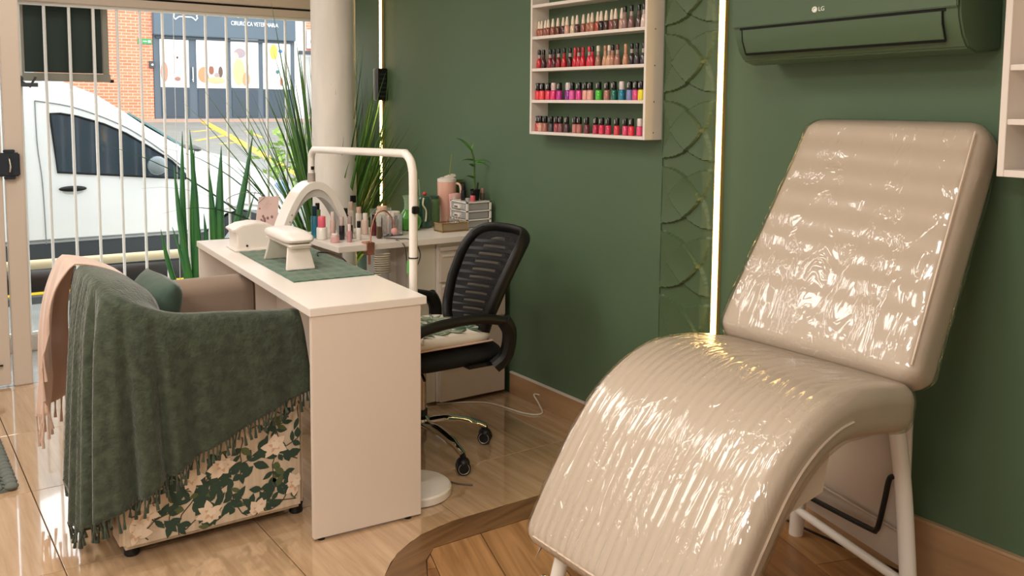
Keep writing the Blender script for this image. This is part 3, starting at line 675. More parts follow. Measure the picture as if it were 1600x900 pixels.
# gold glass box with clear sticks
gb = thing('gold_box', 'low gold rimmed glass box holding clear sticks', 'box', (-3.80, 2.30, CZ))
GR = Rz(math.radians(0))
x0, x1, y0, y1 = -3.83, -3.755, 2.235, 2.375
MB().box((x0, y0, CZ), (x1, y1, CZ+.006)).build('tray_floor', GOLD, gb)
mb = MB()
for a, b in (((x0, y0), (x1, y0)), ((x1, y0), (x1, y1)), ((x1, y1), (x0, y1)), ((x0, y1), (x0, y0))):
    mb.tube([(a[0], a[1], CZ+.04), (b[0], b[1], CZ+.04)], .003, 6); mb.tube([(a[0], a[1], CZ+.003), (b[0], b[1], CZ+.003)], .003, 6); mb.tube([(a[0], a[1], CZ), (a[0], a[1], CZ+.04)], .003, 6)
mb.build('gold_frame', GOLD, gb)
MB().box((x1-.002, y0, CZ), (x1, y1, CZ+.04)).box((x0, y0, CZ), (x1, y0+.002, CZ+.04)).box((x0, y1-.002, CZ), (x1, y1, CZ+.04)).build('glass_side', mat('bronze_glass', '#b9a88c', .15, trans=.4, ior=1.2), gb)
for i in range(9): MB().tube([(x0+.02+.03*(i % 3)/2, y0+.06+.007*i, CZ+.008), (x0+.02+.03*(i % 3)/2, y0+.06+.007*i, CZ+.065+.005*(i % 3))], .0025, 6).build('clear_stick', CLEAR, gb)
# drawer tower
dt = thing('drawer_tower', 'white mini tower of three clear drawers by the wall', 'drawers', (-3.82, 2.45, CZ))
a0, a1, b0, b1 = -3.90, -3.735, 2.385, 2.505; H = .135
a0, a1, b0, b1 = -3.93, -3.775, 2.385, 2.53
mb = MB()
for x in (a0, a1-.008):
    for y in (b0, b1-.01): mb.box((x, y, CZ), (x+.008, y+.01, CZ+H))
for i in range(4):
    z = CZ+i*(H-.006)/3; mb.box((a0, b0, z), (a1, b1, z+.006))
mb.build('tower_frame', mat('white_plastic', '#efe8e0', .35), dt)
for i in range(3):
    z = CZ+i*(H-.006)/3+.008
    d = MB().box((a0+.01, b0-.001, z), (a1-.01, b1-.012, z+.032)).build('clear_drawer', FROST, dt, bevel=.002)
    MB().box((a0+.05, b0-.014, z+.006), (a0+.105, b0+.002, z+.026)).build('drawer_pull', MC['white_plastic'], d, bevel=.003)
    MB().box((a0+.063, b0-.0155, z+.012), (a0+.092, b0-.0135, z+.02)).build('pull_slot', mat('grey_slot', '#6a605a', .5), d)
TZ = CZ+H
# bamboo
bp = thing('bamboo_plant', 'lucky bamboo sprig in small black pot on the drawer tower', 'plant', (-3.84, 2.47, TZ))
MB().lathe([(.018, 0), (.020, .002), (.026, .055), (.023, .055), (.022, .045)], (-3.84, 2.475, TZ+.001), 16).build('pot', BLACK, bp)
MB().tube(smooth_path([(-3.84, 2.475, TZ+.03), (-3.845, 2.472, TZ+.12), (-3.84, 2.468, TZ+.19), (-3.845, 2.455, TZ+.25)]), .0055, 8).build('stem', mat('bamboo_stem', '#4c6b34', .4), bp)
MB().tube([(-3.835, 2.48, TZ+.03), (-3.83, 2.485, TZ+.09)], .005, 8).build('stem', mat('dark_stem', '#2c2a1c', .5), bp)
def blade(p0, dirv, length, width, droop, m, parent, nm='leaf', n=9, twist=0, thick=.0, curl=0, base=None, ymax=None):
    p = Vector(p0); d = Vector(dirv).normalized(); vs = []; step = length/n
    side = d.cross(Vector((0, 0, 1)))
    if side.length < .05: side = Vector((1, 0, 0))
    side.normalize(); side = Matrix.Rotation(twist, 3, d) @ side
    for i in range(n+1):
        t = i/n; w = width*(min(1, (t*4+.25))*(1-t**2.2))*.5+.0002
        vs += [p-side*w, p+side*w]
        if i < n:
            d = (d+Vector((0, 0, -droop*step/length*(.3+1.4*t)))).normalized(); p = p+d*step
    fs = [(2*i, 2*i+1, 2*i+3, 2*i+2) for i in range(n)]
    # give the blade body: a shallow V keel
    if ymax is not None: vs = [Vector((v.x, min(v.y, ymax-.01*abs(math.sin(v.z*9))), v.z)) for v in vs]
    return MB().add(vs, fs).build(nm, m, parent, base, thick=max(thick, .0006))
LG = mat('bamboo_leaf', '#4f8a3a', .4)
for p, d, l in [((-3.845, 2.455, TZ+.25), (.1, -1, 1.2), .13), ((-3.84, 2.465, TZ+.20), (.1, -1, .35), .09), ((-3.84, 2.465, TZ+.19), (.2, 1, .4), .10), ((-3.84, 2.465, TZ+.19), (.5, 1, .1), .09), ((-3.845, 2.472, TZ+.11), (.3, -1, .6), .08), ((-3.845, 2.455, TZ+.25), (.1, .2, 1), .04), ((-3.84, 2.468, TZ+.17), (.3, -.7, .5), .06)]:
    blade(p, d, l, .018, 1.1, LG, bp, twist=.5)
# things beside the pot on the tower
jar('nail_polish_jar', 'pink nail polish jar in front of the black bamboo pot', 'nail polish', -3.80, 2.435, cyl(.013, .03), mat('pink_polish', '#d8616f', .2, coat=.5), up(cyl(.009, .02), .03), BLACK, z=TZ+.001, capname='cap')
jar('dark_bottle', 'tall dark bottle left of the bamboo pot on the drawer tower', 'bottle', -3.87, 2.425, cyl(.013, .05), BLACK, up(cyl(.009, .03), .05), BLACK, z=TZ+.001, capname='cap')
jar('gem_cup', 'tiny clear cup of gems at the left of the drawer tower top', 'cup', -3.80, 2.405, cyl(.012, .018), CLEAR, z=TZ+.001)
jar('small_bottle', 'small dark bottle right of the bamboo pot on the drawer tower', 'bottle', -3.83, 2.512, cyl(.012, .035), mat('dark_olive_m', '#4a4636', .4), up(cyl(.008, .025), .035), mat('pinkish', '#a87870', .4), z=TZ+.001, capname='cap')
# gooseneck clamp lamp
gn = thing('gooseneck_holder', 'rose gold gooseneck clipped to the counter edge with pink ball', 'gooseneck', (-3.63, 1.80, .78))
MB().box((-3.66, 1.765, .811), (-3.60, 1.80, .818)).box((-3.66, 1.765, .765), (-3.60, 1.80, .772)).box((-3.612, 1.765, .765), (-3.604, 1.80, .818)).tube([(-3.62, 1.782, .77), (-3.62, 1.782, .72)], .006, 8).build('clamp', ROSE, gn, bevel=.001)
MB().tube(smooth_path([(-3.62, 1.79, .80), (-3.625, 1.795, .87), (-3.63, 1.82, .935), (-3.64, 1.865, .95), (-3.66, 1.905, .925), (-3.68, 1.935, .88), (-3.685, 1.94, .86)], 6), .0035, 8).build('gooseneck', ROSE, gn)
MB().ball((-3.685, 1.942, .848), .0165).build('ball', mat('pink_ball', '#d9a09a', .4), gn)
# coiled hose
hs = []
for i in range(160):
    a = i/160*9*2*math.pi; hs.append((-3.60+.028*math.cos(a)*.6, 1.835+.038*math.sin(a), .765-.010*(i/160*9)))
one('coiled_hose', MB().tube(hs, .0035, 6), mat('hose_grey', '#b5aa98', .4), 'pale coiled hose hanging off the counter edge', 'hose', (-3.6, 1.83, .7))
one('charger_cable', MB().tube(smooth_path([(-3.74, 1.90, .815), (-3.72, 1.93, .83), (-3.70, 1.90, .82), (-3.67, 1.95, .815), (-3.64, 1.985, .815), (-3.608, 2.005, .80), (-3.605, 2.03, .74), (-3.605, 2.0, .68), (-3.605, 1.965, .70), (-3.607, 1.95, .79), (-3.65, 1.93, .814)], 8), .0028, 6), mat('dark_cable', '#4a4640', .4), 'dark cable looping over the back counter edge', 'cable', (-3.65, 1.95, .81))
one('charger_plug', MB().box((-3.76, 1.885, CZ+.0005), (-3.735, 1.905, CZ+.055)), mat('brown_plug', '#5a4c38', .4), 'small brown charger block standing on the counter', 'charger', (-3.75, 1.895, CZ), bevel=.003)

# ================================================================== OFFICE CHAIR
oc = thing('office_chair', 'black mesh office chair with chrome star base behind the desk', 'chair', (-3.2, 1.80, 0))
CX, CY = -3.2, 1.80
for k in range(5):
    a = math.radians(6+72*k); R = .285
    ex, ey = CX+R*math.cos(a), CY+R*math.sin(a)
    lg = MB().tube(smooth_path([(CX+.02*math.cos(a), CY+.02*math.sin(a), .125), (CX+.12*math.cos(a), CY+.12*math.sin(a), .128), (CX+.22*math.cos(a), CY+.22*math.sin(a), .105), (ex, ey, .075)], 5), [.024]*6+[.022]*5+[.016]*5, 12, flat=.8).build('base_leg', CHROME, oc)
    cs = MB().lathe([(.012, 0), (.012, .02)], (ex, ey, .055), 10).build('caster', BLACK, oc)
    t = a+random.uniform(1.0, 2.2) if k > 1 else [math.radians(-22), math.radians(-46)][k]
    ax = Vector((math.cos(t), math.sin(t), 0))
    rot = Vector((0, 0, 1)).rotation_difference(ax).to_matrix()
    for s in (-1, 1):
        c = Vector((ex, ey, .028))+ax*(.014*s)-Vector((0, 0, 0))
        MB().lathe([(.010, -.011), (.026, -.010), (.028, -.006), (.028, .006), (.026, .010), (.010, .011)], c, 20, tilt=rot).build('wheel', BLACK, cs)
        MB().lathe([(.0185, .0095), (.0215, .0112), (.0225, .0095)] if s > 0 else [(.0225, -.0095), (.0215, -.0112), (.0185, -.0095)], c, 20, tilt=rot).build('wheel_ring', mat('grey_ring', '#b8b4ae', .3, metal=.5), cs)
    MB().ball(Vector((ex, ey, .045)), .030, .026, .022).build('caster_hood', BLACK, cs)
MB().lathe([(.034, 0), (.04, .01), (.04, .05), (.03, .06)], (CX, CY, .10), 20).build('hub', CHROME, oc)
MB().lathe([(.025, 0), (.025, .19)], (CX, CY, .155), 20).build('gas_lift', mat('brushed_steel', '#b8aea4', .25, metal=.9), oc)
MB().lathe([(.030, 0), (.030, .03)], (CX, CY, .155), 20).build('lift_collar', BLACK, oc)
MB().lathe([(.029, 0), (.029, .04)], (CX, CY, .345), 20).build('lift_sleeve', BLACK, oc)
MB().box((CX-.09, CY-.12, .375), (CX+.09, CY+.13, .42)).build('mechanism', BLACK, oc, bevel=.01)
MB().tube([(CX+.08, CY-.05, .39), (CX+.2, CY-.1, .385), (CX+.23, CY-.11, .38)], .006, 8).build('lever', BLACK, oc)
def seatf(sx, sy, sz, c, p=5.0, pz=.5):
    def fn(u, v):
        a = 2*math.pi*u; q = 2/p
        cx = abs(math.cos(a))**q*math.copysign(1, math.cos(a)); cy = abs(math.sin(a))**q*math.copysign(1, math.sin(a))
        w = max(math.sin(math.pi*v), 0)**pz
        return (c[0]+cx*sx*w, c[1]+cy*sy*w, c[2]-math.cos(math.pi*v)*sz)
    return fn
SY = 1.84
MB().grid(seatf(.245, .245, .045, (CX, SY, .432), 5, .35), 48, 16, wrap=True).build('seat', BLACKF, oc)
# armrests
for s in (-1, 1):
    ax = CX+s*.29
    pad = smooth_path([(ax, SY-.26, .560), (ax, SY-.18, .590), (ax, SY-.05, .604), (ax, SY+.08, .600), (ax, SY+.19, .575)], 5)
    MB().tube(pad, [.018]+[.026]*(len(pad)-2)+[.02], 12, flat=.75).build('armrest', BLACK, oc)
    MB().tube(smooth_path([(ax, SY+.17, .585), (ax, SY+.20, .53), (ax-s*.01, SY+.19, .44), (ax-s*.03, SY+.15, .395)], 5), .030, 10).build('arm_bracket', BLACK, oc)
    MB().tube(smooth_path([(ax, SY-.02, .618), (ax, SY-.0, .55), (ax-s*.01, SY+.02, .47), (ax-s*.06, SY+.04, .405)], 5), [.014]*16, 10).build('arm_strut', BLACK, oc) if s < 0 else None
    MB().box((min(ax-s*.03, CX+s*.08), SY+.03, .398), (max(ax-s*.03, CX+s*.08), SY+.19, .412)).build('arm_plate', BLACK, oc, bevel=.004)
# backrest
def bkp(u, v, off=0):
    """u -1..1 across, v 0..1 up"""
    w = .130+.058*math.sin(min(v*1.25, 1)*math.pi/2)
    y = 2.035+.055*v+.13*v*v-.035*(1-u*u)*(-1)-.03
    z = .482+.415*v
    return Vector((CX+.05+u*w, y+off-.03*abs(u)**2, z))
def ringpts(n=56):
    pts = []
    for i in range(n):
        a = 2*math.pi*i/n; p = 6
        cu = abs(math.cos(a))**(2/p)*math.copysign(1, math.cos(a)); cv = abs(math.sin(a))**(2/p)*math.copysign(1, math.sin(a))
        pts.append(bkp(cu, .5+.5*cv))
    return pts
MB().tube(ringpts(72), .028, 12, closed=True, flat=.6).build('back_frame', BLACK, oc)
def meshmat():
    m = bpy.data.materials.new('black_mesh_net'); m.use_nodes = True; N = m.node_tree.nodes; L = m.node_tree.links
    b = N['Principled BSDF']; b.inputs['Base Color'].default_value = lin('#141415'); b.inputs['Roughness'].default_value = .7; b.inputs['Alpha'].default_value = .62
    return m
def memb(u, v):
    a = 2*math.pi*u; p = 6
    cu = abs(math.cos(a))**(2/p)*math.copysign(1, math.cos(a)); cv = abs(math.sin(a))**(2/p)*math.copysign(1, math.sin(a))
    return bkp(cu*v, .5+.5*cv*v)
MB().grid(memb, 56, 10, wrap=True).build('mesh_net', meshmat(), oc)
def rimf(u, v):
    a = 2*math.pi*u
    cu = abs(math.cos(a))**(2/6)*math.copysign(1, math.cos(a)); cv = abs(math.sin(a))**(2/6)*math.copysign(1, math.sin(a))
    ku = 1-(1-v)*(.50 if cu > 0 else .34); kv = 1-(1-v)*.17
    return bkp(cu*ku, .5+.5*cv*kv, .004)
MB().grid(rimf, 72, 6, wrap=True).build('back_panel_rim', BLACKF, oc, thick=.006)
for i in range(11):
    v = .10+.076*i
    w = .93 if i < 10 else .88
    pts = [bkp(q/8*w, v+.012*q/8, .014) for q in range(-8, 9)]
    MB().tube(pts, .013, 6, flat=1.0).build('slat', BLACK, oc)
MB().tube([bkp(.02, v/10, .03) for v in range(-1, 10)], .018, 8, flat=.7).build('spine', BLACK, oc)
MB().tube(smooth_path([(CX, SY+.10, .40), (CX+.01, 2.03, .42), (CX+.03, 2.06, .48), tuple(bkp(0, .1, .04))], 5), .022, 10).build('back_bracket', BLACK, oc)
# seat cushion
sc = thing('seat_cushion', 'cream seat cushion with green palm leaf print on the office chair', 'cushion', (CX, SY, .50))
MB().grid(seatf(.215, .215, .028, (CX+.015, SY-.025, .502), 5.5, .3), 48, 14, wrap=True).build('cushion_body', mat('cream_cotton', '#e0d6c6', .8, bump=.1), sc)
LFG = [mat('leaf_print_green', '#5f7c63', .8), mat('leaf_print_grey', '#97a58d', .8)]
for k in range(10):
    cx, cy = [(.10, -.06), (-.08, .08), (.12, .12), (-.1, -.12), (.02, .02), (.15, .03), (.04, -.14), (.03, .15), (-.14, 0), (.15, -.12)][k]
    mb = MB()
    for j in range(11):
        a = j*2*math.pi/11+k; L0 = (.085+.02*(j % 2))*(.75 if k > 4 else 1)
        d = Vector((math.cos(a), math.sin(a), 0)); s = Vector((-d.y, d.x, 0)); c = Vector((CX+.015+cx, SY-.025+cy, .5307))
        pts = [c, c+d*L0*.4+s*.010, c+d*L0, c+d*L0*.4-s*.010]
        if any(abs(q.x-CX-.015) > .203 or abs(q.y-SY+.025) > .203 for q in pts): continue
        mb.add([(q.x, q.y, .5307+k*.00025+j*.00002) for q in pts], [(0, 1, 2, 3)])
    mb.build('leaf_print', LFG[k % 2], sc, thick=.0006)
MB().tube([(CX+.230, SY-.2, .492), (CX+.231, SY, .492), (CX+.230, SY+.16, .492)], .004, 6).build('piping', mat('pink_piping', '#d9b8a8', .6), sc)
MB().tube(smooth_path([(CX+.225, SY-.16, .525), (CX+.245, SY-.17, .52), (CX+.25, SY-.21, .49), (CX+.25, SY-.26, .46)], 5), .0035, 6).tube(smooth_path([(CX+.225, SY-.16, .525), (CX+.18, SY-.13, .534), (CX+.10, SY-.10, .5345)], 5), .0035, 6).tube(smooth_path([(CX+.225, SY-.16, .525), (CX+.245, SY-.19, .51), (CX+.255, SY-.24, .51)], 5), .0035, 6).build('tie', mat('cream_tie', '#e6dccb', .7), sc)

# white cord on the floor
one('power_cord', MB().tube(smooth_path([(-3.68, 2.16, .004), (-3.57, 2.36, .004), (-3.34, 2.43, .004), (-3.29, 2.49, .006), (-3.36, 2.53, .02), (-3.42, 2.542, .05), (-3.38, 2.544, .06)], 8), .0035, 6), mat('white_cord', '#e2d8c8', .5), 'thin white cord curling on the floor to the baseboard', 'cord', (-3.4, 2.4, 0))
one('lamp_cord', MB().tube(smooth_path([(-2.93, 1.71, .02), (-2.90, 1.735, .005), (-2.84, 1.76, .004), (-2.80, 1.80, .004)], 6), .003, 6), mat('grey_cord', '#5a5048', .5), 'short grey cord beside the lamp base', 'cord', (-2.9, 1.74, 0))

# ================================================================== ARMCHAIR
TAUPE = mat('taupe_suede', '#8e7a6a', .85, sheen=.5, var=.08, vscale=6)
FLO = mat('cream_upholstery', '#d6c3ab', .8, bump=.08, bscale=200, var=.12, vscale=14, stretch=(1, 3, .4), col2='#c4ae94')
so = thing('armchair', 'armchair with cream floral sides and taupe inside facing the desk', 'armchair', (-3.28, .88, 0))
MB().box((-3.64, .60, .03), (-2.95, 1.17, .40)).build('base', FLO, so, bevel=.012, seg=3)
MB().prism([(.585, .03), (1.185, .03), (1.185, .685), (.585, .735)], 'x', -3.05, -2.92).build('arm', FLO, so, bevel=.016, seg=3)
MB().prism([(-3.675, .05), (-3.555, .05), (-3.55, .4)]+[(-3.615+.062*math.cos(math.radians(a)), .678+.06*math.sin(math.radians(a))) for a in range(0, 181, 15)]+[(-3.68, .4)], 'y', .66, 1.25).build('arm', TAUPE, so, bevel=.012, seg=3, smooth=50)
MB().box((-3.66, .58, .03), (-2.965, .72, .805)).build('backrest', FLO, so, bevel=.045, seg=4)
MB().box((-3.57, .70, .38), (-3.05, 1.17, .46)).build('seat', TAUPE, so, bevel=.03, seg=3)
for x, y in ((-2.965, .625), (-2.965, 1.17), (-3.60, .625), (-3.60, 1.17)):
    MB().lathe([(.02, 0), (.024, .006), (.022, .022), (.028, .045)], (x, y, 0), 14).build('foot', BLACK, so)
# floral print on the near arm and the back
rnd = random.Random(11)
PG = mat('print_leaf_dark', '#34493b', .8); PG2 = mat('print_leaf_olive', '#5a6440', .8); PP = mat('print_petal', '#ecd5bd', .8); PP2 = mat('print_petal_shade', '#d9b292', .8); PS = mat('print_stem', '#4a3c30', .8)
def leafpoly(c, a, L0, w):
    d = (math.cos(a), math.sin(a)); s = (-d[1], d[0])
    return [(c[0]+d[0]*L0*t+s[0]*w*k, c[1]+d[1]*L0*t+s[1]*w*k) for t, k in ((0, 0), (.25, .8), (.5, 1), (.75, .65), (1, 0), (.75, -.55), (.5, -.9), (.25, -.75))]
def printon(plane, c0, flower, seed):
    idx = [0]; r = random.Random(seed); Ls = {'d': MB(), 'o': MB(), 'p': MB(), 'q': MB(), 'r': MB(), 's': MB()}
    def to3(p, lay):
        if plane == 'arm': return (-2.9192+lay*.0002, p[0], p[1])
        return (p[0], .574-lay*.0002, p[1])
    def ok(p):
        if plane == 'arm': return    .605 < p[0] < 1.175 and .04 < p[1] < .70
        return -3.62 < p[0] < -2.97 and .065 < p[1] < .76
    def put_(k, poly, lay):
        idx[0] += 1; lay = lay+idx[0]*.045
        if not all(ok(p) for p in poly): return
        Ls[k].add([to3(p, lay) for p in poly], [tuple(range(len(poly)))])
    # stems
    for st in range(2):
        a = r.uniform(0, 6.28); p = list(c0); 
        for i in range(7):
            q = [p[0]+.022*math.cos(a), p[1]+.022*math.sin(a)]; a += r.uniform(-.5, .5)
            n = (-(q[1]-p[1])*.08, (q[0]-p[0])*.08)
            put_('s', [(p[0]-n[0], p[1]-n[1]), (q[0]-n[0], q[1]-n[1]), (q[0]+n[0], q[1]+n[1]), (p[0]+n[0], p[1]+n[1])], 1)
            if i > 1:
                for sg in (-1, 1):
                    if r.random() < .8: put_('d' if r.random() < .8 else 'o', leafpoly(q, a+sg*r.uniform(.5, 1.2), r.uniform(.028, .048), r.uniform(.008, .014)), 2)
            p = q
    for i in range(3): put_('d', leafpoly((c0[0]+r.uniform(-.02, .02), c0[1]+r.uniform(-.02, .02)), r.uniform(0, 6.28), r.uniform(.045, .065), r.uniform(.012, .017)), 3)
    if flower:
        k = r.uniform(0, 1)
        for i in range(8): put_('p', leafpoly(c0, k+i*2*math.pi/8+r.uniform(-.3, .3), r.uniform(.030, .052), r.uniform(.012, .019)), 4+i*.2)
        for i in range(5): put_('q', leafpoly(c0, k+.4+i*1.26+r.uniform(-.2, .2), r.uniform(.018, .028), .006), 7)
        for i in range(5): put_('r', leafpoly((c0[0]+.004, c0[1]+.006), k+i*1.26, .017, .0075), 9)
    for k, m in (('s', PS), ('d', PG), ('o', PG2), ('p', PP), ('q', PP2), ('r', mat('print_petal_light', '#f2dfc8', .8))):
        if Ls[k].v: 
            o = Ls[k].build('floral_print', m, so, smooth=0); o['kind'] = 'stuff'
for i, (c, f) in enumerate([((.66, .14), 1), ((.76, .28), 1), ((.80, .14), 0), ((.90, .24), 1), ((.96, .35), 1), ((1.02, .13), 0), ((1.08, .27), 1), ((.86, .09), 1), ((1.15, .12), 1), ((1.13, .36), 0), ((.70, .22), 0), ((1.16, .42), 1), ((.99, .22), 0), ((.63, .08), 1), ((.73, .09), 0), ((.80, .22), 1), ((1.05, .38), 1), ((1.02, .06), 1), ((.93, .12), 0), ((1.14, .22), 0)]):
    printon('arm', c, f, 100+i)
for i, (c, f) in enumerate([((-3.0, .12), 1), ((-3.1, .3), 0), ((-3.25, .15), 1), ((-3.4, .3), 1), ((-3.5, .12), 0), ((-3.55, .4), 1), ((-3.35, .5), 0), ((-3.56, .22), 0)]):
    printon('back', c, f, 300+i)
# green cushion
gcn = one('green_cushion', MB().grid(lambda u, v: (lambda p: (-3.40+p[0], .765+.075*p[2]+(p[1]+.1)*.28, .70+p[1]-.08))((
    .19*(2*u-1), .18*((2*v if v < .5 else 2-2*v)*2-1), (1 if v < .5 else -1)*(max(0, (1-(2*u-1)**4))*max(0, (1-(((2*v if v < .5 else 2-2*v)*2-1))**4)))**.5)), 24, 48),
    mat('green_velvet', '#3c5044', .8, sheen=.3, bump=.25, bscale=14), 'green velvet cushion leaning on the armchair back', 'cushion', (-3.3, .8, .5), smooth=180)

# --- throws
def V3(*a): return Vector(a)
def throw(name, T, B, I, nf, amp, m, label, tassels, tl, side_amp, seedo, bow=None):
    root = thing(name, label, 'throw', T[len(T)//2])
    T = [Vector(t) for t in T]; B = [Vector(t) for t in B]; I = [Vector(t) for t in I]
    N = len(T)-1
    def outn(p):
        a = lerpk(T, max(p-.3, 0)); b = lerpk(T, min(p+.3, N)); d = (b-a); d.z = 0
        if d.length < 1e-6: d = Vector((0, -1, 0))
        d.normalize(); return Vector((-d.y, d.x, 0))*seedo
    def fold(p):
        return math.sin(p*nf+.8*math.sin(p*1.7))+.35*math.sin(p*nf*2.3+1)
    NV = 10
    def fn(u, v):
        p = u*N; t = lerpk(T, p)+Vector((0, 0, .008)); b = lerpk(B, p); i = lerpk(I, p); n = outn(p)
        if v < .22:
            w = v/.22; q = i.lerp(t, w); q.z += .018*max(math.sin(math.pi*w), 0)**.7+.008; q += n*.010*w
            return q
        w = (v-.22)/.78
        q = t.lerp(b, w); am = amp[min(int(round(p)), len(amp)-1)] if False else (amp[int(p)]*(1-(p-int(p)))+amp[min(int(p)+1, N)]*(p-int(p)))
        q += n*(.010+am*(w**.6)*(fold(p)*.5+.32)+.012*math.sin(min(w*6, math.pi/2)))
        q.z -= .0
        if bow: q += bow(p, w)
        return q
    MB().grid(fn, 46*3, 44).build('cloth', m, root, thick=.006, smooth=80)
    for k in range(tassels):
        u = (k+.5)/tassels; a = fn(u, 1.0); a = Vector(a)
        L0 = tl*(1+.35*math.sin(k*2.1)); dx = rnd.uniform(-.008, .008)
        e = a+Vector((dx, rnd.uniform(-.010, .010), -L0)); md = a.lerp(e, .35)
        if e.z < .01: e.z = .01
        MB().tube([a+Vector((0, 0, .004)), md, e], [.0042, .0026, .0058], 6).build('tassel', m, root)
    return root
TG = mat('green_chenille', '#444e3e', .9, sheen=.35, bump=.5, bscale=90, var=.42, vscale=34)
throw('green_throw',
 [(-2.915, 1.17, .705), (-2.91, 1.05, .715), (-2.91, .92, .728), (-2.91, .77, .742), (-2.915, .67, .775), (-2.945, .585, .815), (-3.04, .568, .845), (-3.14, .566, .85), (-3.24, .566, .85), (-3.34, .566, .85)],
 [(-2.905, 1.20, .46), (-2.90, 1.07, .415), (-2.897, .94, .36), (-2.89, .80, .305), (-2.885, .69, .245), (-2.89, .595, .18), (-2.95, .555, .13), (-3.05, .545, .085), (-3.18, .545, .15), (-3.30, .55, .40)],
 [(-3.055, 1.17, .67), (-3.055, 1.05, .68), (-3.055, .92, .69), (-3.055, .80, .70), (-3.05, .76, .72), (-3.07, .745, .77), (-3.15, .74, .79), (-3.25, .74, .79), (-3.34, .74, .79), (-3.40, .74, .79)],
 6.3, [.012, .008, .008, .02, .042, .065, .07, .07, .065, .04], TG, 'green fringed throw draped over the armchair arm and back corner', 96, .045, 0, 1)
def pbow(p, w): return Vector((0, -.018*math.sin(math.pi*min(w*1.3, 1)), 0))
throw('pink_throw',
 [(-3.40, .560, .852), (-3.50, .556, .858), (-3.60, .556, .855), (-3.68, .57, .84), (-3.70, .62, .82)],
 [(-3.47, .50, .56), (-3.55, .50, .34), (-3.63, .51, .28), (-3.70, .53, .30), (-3.71, .60, .33)],
 [(-3.40, .74, .79), (-3.50, .74, .79), (-3.58, .74, .79), (-3.64, .74, .78), (-3.66, .74, .77)],
 3.6, [.015, .035, .035, .03, .015], mat('pink_fleece', '#d3b5a4', .9, sheen=.5, var=.08, vscale=10), 'dusty pink throw hanging over the far corner of the armchair back', 18, .09, 0, 1, pbow)

# grey knitted mat
km = thing('bath_mat', 'grey chunky knitted mat on the floor at the left edge', 'mat', (-4.0, .2, 0))
KM = mat('grey_chenille', '#6a6f68', .9, bump=.5, bscale=60)
MB().prism(rrect(-4.28, -.35, -3.70, .40, .06, 6), 'z', 0, .012).build('mat_base', KM, km)
nub = MB().ball((0, 0, 0), .020, .026, .014, 8, 6); nd = None
c = 0
for i in range(15):
    for j in range(16):
        x = -4.262+i*.039; y = .375-j*.05
        if y < -.34: continue
        if nd is None: o = nub.build('knit_loop', KM, km, Vector((x, y, .014))); 
        if nd is None:
            for v in o.data.vertices: v.co += Vector((x, y, .014))
            nd = o.data
        else: o = bpy.data.objects.new('knit_loop', nd); put(o, km, Vector((x, y, .014+.002*((i+j) % 2))))

# ================================================================== RECLINER
LEA = mat('beige_leatherette', '#c9b9a8', .38, bump=.03, bscale=120)
def film_mat():
    m = bpy.data.materials.new('clear_plastic_film'); m.use_nodes = True; nt = m.node_tree; N = nt.nodes; L = nt.links; N.clear()
    out = N.new('ShaderNodeOutputMaterial'); mix = N.new('ShaderNodeMixShader'); tr = N.new('ShaderNodeBsdfTransparent'); gl = N.new('ShaderNodeBsdfGlossy')
    tr.inputs[0].default_value = (.97, .97, .96, 1); gl.inputs['Roughness'].default_value = .11
    fr = N.new('ShaderNodeFresnel'); fr.inputs[0].default_value = 1.45; mu = N.new('ShaderNodeMath'); mu.operation = 'MULTIPLY_ADD'; mu.inputs[1].default_value = 1.1; mu.inputs[2].default_value = .035; mu.use_clamp = True
    mn = N.new('ShaderNodeMath'); mn.operation = 'MINIMUM'; mn.inputs[1].default_value = .34; L.new(mu.outputs[0], mn.inputs[0])
    tc = N.new('ShaderNodeTexCoord'); mp = N.new('ShaderNodeMapping'); mp.inputs['Scale'].default_value = (7, 2.6, 2.6); mp.inputs['Rotation'].default_value = (.3, .5, .4); L.new(tc.outputs['Object'], mp.inputs[0])
    n1 = N.new('ShaderNodeTexNoise'); n1.inputs['Scale'].default_value = 1.5; n1.inputs['Detail'].default_value = 4; n1.inputs['Distortion'].default_value = 1.2
    L.new(mp.outputs[0], n1.inputs[0])
    # sharp creases: 1-|2n-1| raised to a power
    m1 = N.new('ShaderNodeMath'); m1.operation = 'MULTIPLY_ADD'; m1.inputs[1].default_value = 2; m1.inputs[2].default_value = -1; L.new(n1.outputs[0], m1.inputs[0])
    m2 = N.new('ShaderNodeMath'); m2.operation = 'ABSOLUTE'; L.new(m1.outputs[0], m2.inputs[0])
    m3 = N.new('ShaderNodeMath'); m3.operation = 'SUBTRACT'; m3.inputs[0].default_value = 1; L.new(m2.outputs[0], m3.inputs[1])
    m4 = N.new('ShaderNodeMath'); m4.operation = 'POWER'; m4.inputs[1].default_value = 9; L.new(m3.outputs[0], m4.inputs[0])
    bp = N.new('ShaderNodeBump'); bp.inputs['Strength'].default_value = .35; bp.inputs['Distance'].default_value = .008; L.new(m4.outputs[0], bp.inputs['Height'])
    L.new(bp.outputs[0], gl.inputs['Normal']); L.new(fr.outputs[0], mu.inputs[0]); L.new(mn.outputs[0], mix.inputs[0])
    L.new(tr.outputs[0], mix.inputs[1]); L.new(gl.outputs[0], mix.inputs[2]); L.new(mix.outputs[0], out.inputs[0]); return m
FILM = film_mat()
from mathutils import noise as NZ
